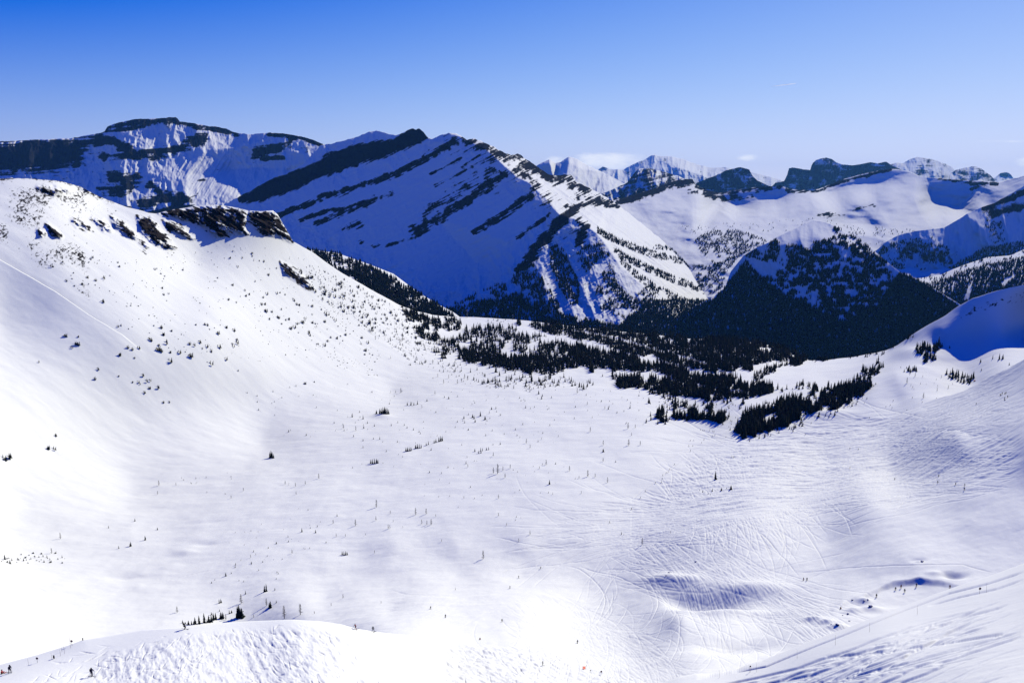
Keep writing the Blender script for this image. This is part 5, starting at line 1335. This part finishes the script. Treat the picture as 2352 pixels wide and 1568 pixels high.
round_sign(S_N, 2250, 1361, 1.9, 'round red sign standing alone on the tracked slope at the right', .62)
round_sign(S_N, 1722.5, 1544, 1.9, 'round red sign on two posts at the foot of the right slope', .42, 2)

def pole(sheet, px, py, h, lab, lean=0.0, r=.022, g='thin boundary poles'):
    b = MB(); b.tube([(0, 0, -.3), (lean * h * .5, 0, h * .5), (lean * h, 0, h)], [r, r * .9, r * .6], 6)
    o = link('marker_pole', b.mesh('marker_pole', [M_BAMBOO])); o.location = stand(sheet, px, py)
    return tag(o, lab, 'pole', g)
for px, py, h, ln, lab in ((66, 1527, 1.5, -.05, 'leftmost thin bamboo pole, left of the first round sign'), (119, 1513, 1.4, 0, 'thin bamboo pole left of the dark board'), (139, 1506, 1.6, 0, 'thin bamboo pole right of the dark board'),
                           (143, 1496, 1.2, -.15, 'short leaning bamboo pole between the dark board and the second sign'), (148.5, 1500, 1.9, -.04, 'thin bamboo pole just left of the second round sign'), (162, 1488, 2.4, -.02, 'upright bamboo pole touching the second round sign'), (163.5, 1480, 2.6, -.08, 'tallest leaning bamboo pole above the second round sign')):
    pole(NEAR, px, py, h, lab, ln)
for px, py, h, ln, lab in ((1652, 1557, 2.2, -.05, 'bamboo pole at the lowest end of the right slope edge'), (1738, 1543, 2.6, -.1, 'bamboo pole right of the two-post sign'), (1831, 1513, 2.4, -.08, 'bamboo pole on the slope edge below the lowest boulder'),
                           (1919, 1481, 2.6, -.08, 'bamboo pole on the slope edge left of the long cornice'), (1997, 1451, 2.6, -.05, 'bamboo pole halfway up the right slope edge'), (2107, 1411, 2.4, -.1, 'bamboo pole below the group of skiers under the cornice'), (2266, 1357, 2.4, -.06, 'faint bamboo pole right of the lone red sign')):
    pole(S_N, px, py, h, lab, ln)
for px, py, h, lab in ((1347.6, 1538, 4.4, 'very tall thin pole behind the pink net panel'), (1364.5, 1501, 1.6, 'dark stake beyond the pink net panel'), (1444, 1536, 2.8, 'thin pole right of the pink net panel, above the snow bank'), (1304, 1564, 1.6, 'faint thin pole below the lone dark skier')):
    pole(NEAR, px, py, h, lab)
b = MB()
for k in range(9):
    b.tube([(-.45 + k * .1125, 0, .1), (-.45 + k * .1125, .01, 1.15)], .012, 4)
for k in range(9):
    b.tube([(-.45, 0, .1 + k * .13), (.45, 0, .1 + k * .13)], .012, 4)
b.add([(-.45, .02, .1), (.45, .02, .1), (.45, .02, 1.15), (-.45, .02, 1.15)], [(0, 1, 2, 3)])
o = bpy.data.objects.new('safety_net', None); COL.objects.link(o); o.location = stand(NEAR, 1341.5, 1537)
link('net_panel', b.mesh('net_panel', [M_NET]), o)
for x in (-.48, .48):
    b = MB(); b.tube([(x, .03, -.3), (x, .03, 1.3)], .02, 6); link('post', b.mesh('post', [M_BAMBOO]), o)
tag(o, 'pale pink-orange net panel on the snow near the bottom edge', 'net')
b = MB(); b.tube([(0, 0, -.3), (.02, 0, .7)], .025, 6)
o = link('marker_sign', b.mesh('marker_sign', [M_POLE])); o.location = stand(NEAR, 1356, 1542)
b = MB(); b.box((.03, -.02, .78), (.34, .025, .26)); link('plate', b.mesh('plate', [M_YELLOW]), o)
tag(o, 'small yellow marker sign between the pink net and the round sign', 'sign')
b = MB(); b.box((0, 0, .45), (.32, .04, .7), 0, Matrix.Rotation(R(4), 3, 'Y'))
o = link('notice_board', b.mesh('notice_board', [M_CHAR])); o.location = stand(NEAR, 124, 1512)
for x in (-.13, .13):
    b = MB(); b.tube([(x, .04, -.3), (x, .04, .5)], .025, 6); link('leg', b.mesh('leg', [M_POLE]), o)
tag(o, 'dark upright board seen from behind on the left crest', 'board')

def lift_tower(px, py, h, lab):
    o = bpy.data.objects.new('lift_tower', None); COL.objects.link(o)
    P = stand(S_V, px, py); o.location = P
    b = MB(); b.tube([(0, 0, -2), (0, 0, h)], [h * .035, h * .024], 10); link('mast', b.mesh('mast', [M_STEEL], True), o)
    b = MB(); b.box((0, 0, h * .93), (h * .30, h * .035, h * .05)); link('crossarm', b.mesh('crossarm', [M_STEEL]), o)
    for s in (-1, 1):
        b = MB(); b.box((s * h * .14, 0, h * .90), (h * .02, h * .22, h * .03)); link('sheave_train', b.mesh('sheave_train', [M_STEEL]), o)
    b = MB(); b.tube([(-h * .1, 0, h * .95), (-h * .1, 0, h * 1.03), (h * .1, 0, h * 1.03), (h * .1, 0, h * .95)], h * .008, 5); link('lifting_frame', b.mesh('lifting_frame', [M_STEEL]), o)
    return tag(o, lab, 'lift tower', 'chairlift towers on the forest brow')
lift_tower(1072.8, 730, 15.5, 'taller grey chairlift tower standing on the brow at the left of the forest')
lift_tower(1178, 736, 10.5, 'shorter grey chairlift tower on the brow, half hidden by the forest')

P = stand(S_V, 2239, 874)
b = MB(); w = 3.0
prof = [(-1.5, .15), (-1.2, .75), (-.5, 1.15), (.3, 1.2), (1.1, .8), (1.5, .2)]
vs_ = [(x, y, z) for y in (-.7, .7) for x, z in prof]
b.add(vs_, [(i, i + 1, i + 7, i + 6) for i in range(5)] + [(5, 4, 3, 2, 1, 0), (6, 7, 8, 9, 10, 11), (0, 6, 11, 5)])
o = link('rescue_sled', b.mesh('rescue_sled', [M_RED])); o.location = P
b = MB(); b.tube([(-1.5, -.4, .3), (-2.6, -.3, 1.0)], .05, 5); b.tube([(-1.5, .4, .3), (-2.6, .3, 1.0)], .05, 5); link('handle', b.mesh('handle', [M_POLE]), o)
tag(o, 'small covered red sled beside the trees at the right edge of the knoll', 'sled')

# ------------------------------------------------------------------ people
POSES = {
    'stand': dict(pel=(0, 0, .95), chest=(0, -.03, 1.32), neck=(0, -.03, 1.46), head=(0, -.05, 1.58), top=(0, -.04, 1.72),
                  kl=(.12, -.05, .52), fl=(.13, .02, .08), kr=(-.12, -.05, .52), fr=(-.13, .02, .08), el=(.30, -.06, 1.12), hl=(.30, -.32, 1.0), er=(-.30, -.06, 1.12), hr=(-.30, -.32, 1.0)),
    'ski': dict(pel=(0, .12, .82), chest=(0, -.12, 1.14), neck=(0, -.18, 1.27), head=(0, -.24, 1.38), top=(0, -.27, 1.51),
                kl=(.12, -.20, .48), fl=(.13, .0, .08), kr=(-.12, -.20, .48), fr=(-.13, .0, .08), el=(.32, -.2, .98), hl=(.34, -.48, .98), er=(-.32, -.2, .98), hr=(-.34, -.48, .98)),
    'walk': dict(pel=(0, 0, .92), chest=(0, -.08, 1.30), neck=(0, -.10, 1.44), head=(0, -.14, 1.56), top=(0, -.15, 1.70),
                 kl=(.1, -.22, .54), fl=(.11, -.20, .1), kr=(-.1, .06, .5), fr=(-.11, .34, .1), el=(.30, .1, 1.12), hl=(.32, -.05, .92), er=(-.32, -.2, 1.12), hr=(-.34, -.42, 1.0)),
    'board': dict(pel=(0, .05, .90), chest=(0, -.05, 1.26), neck=(0, -.05, 1.40), head=(0, -.08, 1.52), top=(0, -.08, 1.66),
                  kl=(.24, -.08, .50), fl=(.30, .02, .08), kr=(-.24, -.08, .50), fr=(-.30, .02, .08), el=(.34, -.02, 1.08), hl=(.30, -.22, .95), er=(-.32, -.10, 1.12), hr=(-.26, -.30, 1.25)),
    'sit': dict(pel=(0, 0, .16), chest=(0, -.06, .52), neck=(0, -.06, .66), head=(0, -.09, .78), top=(0, -.09, .92),
                kl=(.16, -.42, .38), fl=(.17, -.72, .08), kr=(-.16, -.42, .38), fr=(-.17, -.72, .08), el=(.30, .05, .34), hl=(.26, -.22, .36), er=(-.30, .05, .34), hr=(-.26, -.22, .36)),
}
def make_body(pose):
    """one continuous skinned body; returns mesh whose material slots are jacket, trousers, headgear, skin, gloves and boots"""
    J = {k: Vector(v) for k, v in POSES[pose].items()}
    sh_l = J['chest'] + Vector((.18, 0, .08)); sh_r = J['chest'] + Vector((-.18, 0, .08))
    hip_l = J['pel'] + Vector((.10, 0, -.04)); hip_r = J['pel'] + Vector((-.10, 0, -.04))
    V, E, RAD = [], [], []
    def v(p, r):
        V.append(tuple(p)); RAD.append(r); return len(V) - 1
    def ch(*ids):
        for a, c in zip(ids[:-1], ids[1:]): E.append((a, c))
    pel = v(J['pel'], .165); waist = v(J['pel'].lerp(J['chest'], .5), .16); chest = v(J['chest'], .18); neck = v(J['neck'], .075); head = v(J['head'], .105); top = v(J['top'], .075)
    ch(pel, waist, chest, neck, head, top)
    for s, hip, k, f in (('l', hip_l, 'kl', 'fl'), ('r', hip_r, 'kr', 'fr')):
        a = v(hip, .11); c = v(J[k], .078); d = v(J[f], .06); e = v(J[f] + Vector((0, -.16, -.03)), .05)
        ch(pel, a, c, d, e)
    for shd, el, hn_ in ((sh_l, 'el', 'hl'), (sh_r, 'er', 'hr')):
        a = v(shd, .09); c = v(J[el], .066); d = v(J[hn_], .048); dv = (J[hn_] - J[el]).normalized()
        e = v(J[hn_] + dv * .09, .036); t = v(J[hn_] + dv * .05 + Vector((0, 0, .06)), .018)
        ch(chest, a, c, d, e); ch(d, t)
    me = bpy.data.meshes.new('person'); me.from_pydata(V, E, [])
    ob = bpy.data.objects.new('person_tmp', me); COL.objects.link(ob)
    sk = ob.modifiers.new('skin', 'SKIN'); sk.use_smooth_shade = True
    for i, r in enumerate(RAD):
        me.skin_vertices[0].data[i].radius = (r, r)
    me.skin_vertices[0].data[0].use_root = True
    ss = ob.modifiers.new('sub', 'SUBSURF'); ss.levels = 1; ss.render_levels = 1
    dg = bpy.context.evaluated_depsgraph_get()
    out = bpy.data.meshes.new_from_object(ob.evaluated_get(dg))
    bpy.data.objects.remove(ob)
    segs = [(J['pel'], J['chest'], 0), (sh_l, J['el'], 0), (sh_r, J['er'], 0), (J['el'], J['hl'], 0), (J['er'], J['hr'], 0), (J['hl'], J['hl'] + (J['hl'] - J['el']).normalized() * .12, 4), (J['hr'], J['hr'] + (J['hr'] - J['er']).normalized() * .12, 4),
            (hip_l - Vector((0, 0, .08)), J['kl'], 1), (hip_r - Vector((0, 0, .08)), J['kr'], 1), (J['kl'], J['fl'] + Vector((0, 0, .16)), 1), (J['kr'], J['fr'] + Vector((0, 0, .16)), 1), (J['fl'], J['fl'] + Vector((0, -.18, -.03)), 4), (J['fr'], J['fr'] + Vector((0, -.18, -.03)), 4), (J['neck'], J['top'], 2)]
    mi = []
    for p in out.polygons:
        c = p.center; best = (9, 0)
        for a, b_, m in segs:
            d = b_ - a; t = max(0, min(1, (c - a).dot(d) / max(d.length_squared, 1e-9)))
            q = (c - a - d * t).length
            if q < best[0]: best = (q, m)
        m = best[1]
        if m == 2 and c.y < J['head'].y - .045 and c.z < J['head'].z + .05: m = 3
        mi.append(m)
    out.polygons.foreach_set('material_index', mi)
    out.polygons.foreach_set('use_smooth', [True] * len(mi))
    return out
BODIES = {k: make_body(k) for k in POSES}

def dressed(pose, jacket, trousers, hat=None):
    key = (pose, jacket.name, trousers.name)
    if key not in dressed.cache:
        me = BODIES[pose].copy(); me.name = 'person'
        me.materials.clear()
        for m in (jacket, trousers, hat or M_BLACK, M_SKIN, M_BLACK):
            me.materials.append(m)
        dressed.cache[key] = me
    return dressed.cache[key]
dressed.cache = {}

def ski_mesh():
    b = MB()
    pr = [(-.75, .02), (-.3, .0), (.55, .0), (.78, .05), (.88, .13)]
    vs_ = [(x, -y, z + t) for t in (0, .02) for x in (-.045, .045) for y, z in pr]
    n = 5; f = []
    for i in range(n - 1):
        f += [(i, i + 1, i + n + 1, i + n), (2 * n + i, 3 * n + i, 3 * n + i + 1, 2 * n + i + 1), (i, 2 * n + i, 2 * n + i + 1, i + 1), (n + i, n + i + 1, 3 * n + i + 1, 3 * n + i)]
    f += [(0, n, 3 * n, 2 * n), (n - 1, 3 * n - 1, 4 * n - 1, 2 * n - 1)]
    b.add(vs_, f)
    return b.mesh('ski', [M_SKI])
SKI = ski_mesh()
b = MB(); b.box((0, 0, .02), (1.5, .27, .025)); b.box((.78, 0, .05), (.14, .24, .025), 0, Matrix.Rotation(R(-35), 3, 'Y')); b.box((-.78, 0, .05), (.14, .24, .025), 0, Matrix.Rotation(R(35), 3, 'Y'))
BOARD = b.mesh('snowboard', [M_SKI])

def helmet_mesh(pose):
    bm = bmesh.new(); bmesh.ops.create_uvsphere(bm, u_segments=14, v_segments=9, radius=.135)
    hd = (Vector(POSES[pose]['head']) + Vector(POSES[pose]['top'])) / 2
    bmesh.ops.delete(bm, geom=[v for v in bm.verts if v.co.z < -.05 or (v.co.y < -.06 and v.co.z < .0)], context='VERTS')
    for v in bm.verts: v.co = Vector((v.co.x * .92, v.co.y * 1.08, v.co.z * .95)) + hd + Vector((0, .01, 0))
    me = bpy.data.meshes.new('helmet'); bm.to_mesh(me); bm.free()
    me.materials.append(M_BLACK)
    return me
HELMET = {k: helmet_mesh(k) for k in POSES}
def pole_mesh(pose, side):
    h = Vector(POSES[pose]['hl' if side > 0 else 'hr'])
    d = Vector((side * .10, .10 if pose != 'ski' else .5, -h.z + .0)) + h
    m = MB(); m.tube([tuple(h + Vector((0, -.05, .10))), tuple(d)], [.012, .008], 5)
    m.tube([tuple(d + (h - d) * .06), tuple(d + (h - d) * .075)], [.045, .045], 8)
    return m.mesh('ski_pole', [M_POLE])
POLES = {(k, s): pole_mesh(k, s) for k in POSES for s in (1, -1)}
b = MB(); b.box((0, .20, 1.22), (.30, .16, .44)); PACK = b.mesh('backpack', [M_CHAR])

def person(sheet, px, py, pose, jacket, trousers, yaw, lab, group=None, gear='ski', near=True, scale=1.0, pack=False, sink=0.0):
    P = Vector(sheet.at(px, py)[0]) if not isinstance(sheet, Vector) else sheet
    o = link('person', dressed(pose, jacket, trousers))
    o.location = P + Vector((0, 0, -.02 - sink)); o.rotation_euler = (0, 0, R(yaw)); o.scale = (scale, scale, scale)
    tag(o, lab, 'person', group)
    if near:
        link('helmet', HELMET[pose], o)
        if pack: link('backpack', PACK, o)
    if gear == 'ski':
        for f in ('fl', 'fr'):
            s = link('ski', SKI, o); s.location = (POSES[pose][f][0], POSES[pose][f][1] - .06, .0)
        if near:
            for sd in (1, -1): link('ski_pole', POLES[(pose, sd)], o)
    elif gear == 'board':
        s = link('snowboard', BOARD, o); s.location = (0, POSES[pose]['fl'][1] - .06, 0)
    return o

person(NEAR, 23, 1545, 'walk', M_NAVY, M_NAVY, 60, 'person in dark navy clothes standing on skis at the lower left corner', scale=1.1)
person(NEAR, 4, 1546.5, 'sit', M_RED, M_BLACK, 100, 'person in orange-red jacket sitting on the snow at the left edge', gear='ski')
person(NEAR, 211, 1553, 'stand', M_NAVY, M_BLACK, 70, 'person in navy jacket with a backpack standing on skis, long shadow to the left', pack=True, scale=1.1)
person(NEAR, 424, 1444, 'ski', M_BLACK, M_CHAR, 85, 'person in black skiing in a crouch past the left end of the crest spruces', scale=1.1, pack=True)
Pb = Vector(S_L.at(190, 1471.5)[0]); Pb = Pb * ((Pb.length + 2.5) / Pb.length)
person(Pb, 0, 0, 'stand', M_BLACK, M_BLACK, 120, 'dark head and shoulders of a person behind the left crest', sink=1.0, gear=None)
person(NEAR, 817, 1445, 'walk', M_RED, M_NAVY, -60, 'person in bright red jacket and navy trousers striding on the mogul crest', gear='ski', scale=.95)
person(NEAR, 857, 1450, 'board', M_OLIVE, M_PALE, 10, 'person in grey-green jacket and pale trousers on a snowboard', gear='board', scale=.95)
person(NEAR, 1102.5, 1467.5, 'sit', M_RED, M_RED, 0, 'person in red with dark hat sitting on the mogul crest', gear=None)
person(S_V, 1326, 1474, 'stand', M_BLACK, M_BLACK, 30, 'dark skier among the curved tracks right of the mogul slope')
person(NEAR, 1247, 1530, 'stand', M_NAVY, M_BLACK, -80, 'person in dark jacket standing near the bottom edge, left of the pink net', scale=1.0)
for px, py, pose, yaw, lab in ((989, 1397, 'walk', 40, 'dark skier alone above the mogul crest, left one of two'), (1023, 1415, 'stand', 20, 'dark skier alone above the mogul crest, right one of two'), (1153, 1425, 'board', 0, 'dark skier with legs apart at the tip of the tracked fan'),
                               (1171, 1347, 'stand', 60, 'dark skier on the cat track, lowest of three'), (1191, 1324, 'stand', 60, 'dark skier on the cat track, middle of three'), (1241.5, 1304, 'ski', 60, 'dark skier on the cat track, highest of three')):
    person(S_V, px, py, pose, M_BLACK, M_CHAR, yaw, lab, 'skiers on the lower cat track')
line = [(1400, 1200), (1450, 1168), (1471, 1143), (1482, 1127), (1505, 1109), (1519, 1107), (1521, 1100), (1522, 1092), (1530, 1086), (1534.5, 1085), (1538, 1077), (1549, 1066)]
for i, (px, py) in enumerate(line):
    person(S_V, px, py, ('stand', 'ski', 'walk')[i % 3], (M_BLACK, M_NAVY, M_CHAR)[i % 3], M_BLACK, 60, 'dark skier, %s from the bottom in the line climbing the cat track' % ORD[i], 'skiers in line on the cat track', near=False)
def Q7(l): return [(1568 + x / 3, 765.6 + y / 3) for x, y in l]
crowd = Q7([(125, 657), (138, 657), (150, 659), (160, 619), (186, 662), (208, 664), (216, 667), (207, 700), (222, 694), (52, 735), (77, 735), (147, 728), (131, 754), (42, 775), (70, 772), (55, 808), (298, 705), (318, 637), (310, 570), (245, 634), (335, 622), (365, 580)])
for i, (px, py) in enumerate(sorted(crowd)):
    person(S_V, px, py, ('stand', 'ski')[i % 2], (M_BLACK, M_NAVY, M_CHAR, M_BLACK)[i % 4], M_BLACK, random.uniform(0, 360), 'tiny dark skier, %s from the left on the flat run below the forest tip' % ORD[i], 'skiers on the flat run below the forest tip', near=False)
far7 = [(340, 851, 'left one of the pair on the tracked slope below the tree belt'), (352, 851, 'right one of the pair on the tracked slope below the tree belt'), (845, 692, 'alone on the tracked slope right of the pair'), (1287, 582, 'alone beside the curving pale path'), (1197, 491, 'just right of the three below the tree belt'),
        (1135, 502, 'leftmost of three below the tree belt'), (1142, 501, 'middle of three below the tree belt'), (1150, 498, 'rightmost of three below the tree belt'), (1253, 475, 'alone near the last larch of the tree belt'), (1402, 501, 'left one of three on the upper traverse'), (1430, 492, 'middle one of three on the upper traverse'),
        (1443, 510, 'right one of three on the upper traverse'), (1451, 459, 'below the sunlit knoll, leftmost of four'), (1583, 442, 'below the sunlit knoll, second of four'), (1650, 471, 'below the sunlit knoll, third of four'), (1749, 447, 'below the sunlit knoll, last of four'),
        (1152, 797, 'left one of two on the wide tracked slope'), (1210, 805, 'right one of two on the wide tracked slope'), (1153, 926, 'alone on a pale patch of the wide slope')]
for x, y, lab in far7:
    person(S_V, 1568 + x / 3, 765.6 + y / 3, 'stand' if x % 2 else 'ski', M_BLACK, M_NAVY, random.uniform(0, 360), 'dark skier ' + lab, 'skiers on the wide slope at the right', near=False)
person(S_V, 1568 + 1545 / 3, 765.6 + 521 / 3, 'sit', M_BLACK, M_BLACK, 20, 'dark person sitting in the snow at the start of the upper traverse', gear='ski', near=False)
for x, y, pose, lab in ((1460, 1005, 'ski', 'crouching dark skier left of the group above the bench'), (1756, 1039, 'stand', 'dark skier above the bench, lower left of the standing group'), (1764, 987, 'ski', 'dark skier with arms out, highest above the bench'), (1879, 1050, 'walk', 'dark skier above the bench, between the others'), (1940, 1082, 'walk', 'dark skier striding on the bench edge, front one of the close pair'), (1941, 1057, 'stand', 'dark skier on the bench edge, rear one of the close pair')):
    person(S_V, 1568 + x / 3, 765.6 + y / 3, pose, M_BLACK, M_NAVY, random.uniform(-60, 60), lab, 'skiers above the bench')
for i, (x, y, pose) in enumerate([(2188, 432, 'stand'), (2200, 422, 'stand'), (2218, 422, 'walk'), (2226, 419, 'board'), (2216, 457, 'ski'), (2219, 467, 'sit'), (2238, 447, 'stand')]):
    person(S_S, 1568 + x / 3, 765.6 + y / 3, pose, M_BLACK, M_BLACK, 30 * i, 'dark person, %s of the seven gathered high on the right ski slope' % ORD[i], 'people gathered high on the right slope', near=False, scale=1.15)
person(S_S, 1568 + 2022 / 3, 765.6 + 487 / 3, 'ski', M_BLACK, M_BLACK, 80, 'dark skier in a deep crouch crossing the right slope alone', near=False)
for px, py, pose, jk, tr, lab in ((1845.5, 1327.5, 'stand', M_RED, M_CHAR, 'person in red jacket, left one of the pair where the tracks converge'), (1853.5, 1328.5, 'stand', M_NAVY, M_BLACK, 'person in dark jacket, right one of the pair where the tracks converge'), (1931, 1396, 'sit', M_RED, M_BLACK, 'person in red crouching at the foot of the tracks by the rock band'),
                                  (2013, 1368, 'stand', M_BLACK, M_BLACK, 'person in black standing on the snow block below the cornice'), (2057, 1350, 'ski', M_BLACK, M_BLACK, 'dark skier under the cornice, leftmost of three'), (2069.5, 1346, 'walk', M_RED, M_CHAR, 'person in dark red under the cornice, middle of three'),
                                  (2078, 1356, 'stand', M_NAVY, M_BLACK, 'dark skier with a long shadow under the cornice, right of three'), (2105, 1343, 'stand', M_BLACK, M_BLACK, 'dark skier alone right of the three under the cornice'), (2182, 1346, 'stand', M_CORAL, M_CORAL, 'person dressed all in coral red on the path right of the cornice')):
    person(S_V, px, py, pose, jk, tr, random.uniform(-40, 40), lab, 'people around the cornice')

# ------------------------------------------------------------------ sky things
rx_, rz_ = rays(1800, 196)
D = 14000.0
p0 = rays(1772, 199); p1 = rays(1828, 192)
b = MB(); D = 30000.0
q0 = Vector((p0[0] * D, D, p0[1] * D)); q1 = Vector((p1[0] * D, D, p1[1] * D))
b.tube([tuple(q0.lerp(q1, t)) for t in (0, .25, .5, .75, 1)], [2, 6, 9, 8, 3], 8)
mt, ntt, bb = new_mat('contrail_ice')
tr_ = ntt.nodes.new('ShaderNodeBsdfTranslucent'); tr_.inputs['Color'].default_value = (.98, .98, .98, 1)
ntt.links.new(tr_.outputs[0], ntt.nodes['Material Output'].inputs['Surface'])
tag(link('contrail', b.mesh('contrail', [mt], True)), 'short thin white contrail high in the pale blue sky', 'contrail', kind='stuff')

# ------------------------------------------------------------------ the air
hm = bpy.data.materials.new('haze')
hm.use_nodes = True
hn, hl = hm.node_tree.nodes, hm.node_tree.links
hn.clear()
ho = hn.new('ShaderNodeOutputMaterial')
hv = hn.new('ShaderNodeVolumePrincipled')
hv.inputs['Color'].default_value = (0.10, 0.38, 1.0, 1)
hv.inputs['Density'].default_value = 1.6e-5
hv.inputs['Anisotropy'].default_value = 0.2
hl.new(hv.outputs[0], ho.inputs['Volume'])
bv = [(x, y, z) for z in (-1001.0, 900.0) for y in (-3100.0, 27100.0) for x in (-26100.0, 26100.0)]
bq = np.array([[0, 2, 3, 1], [4, 5, 7, 6], [0, 1, 5, 4], [2, 6, 7, 3], [0, 4, 6, 2], [1, 3, 7, 5]])
tag(link('haze', mesh_from_arrays('haze', np.array(bv), bq, hm, smooth=False)), kind='stuff')
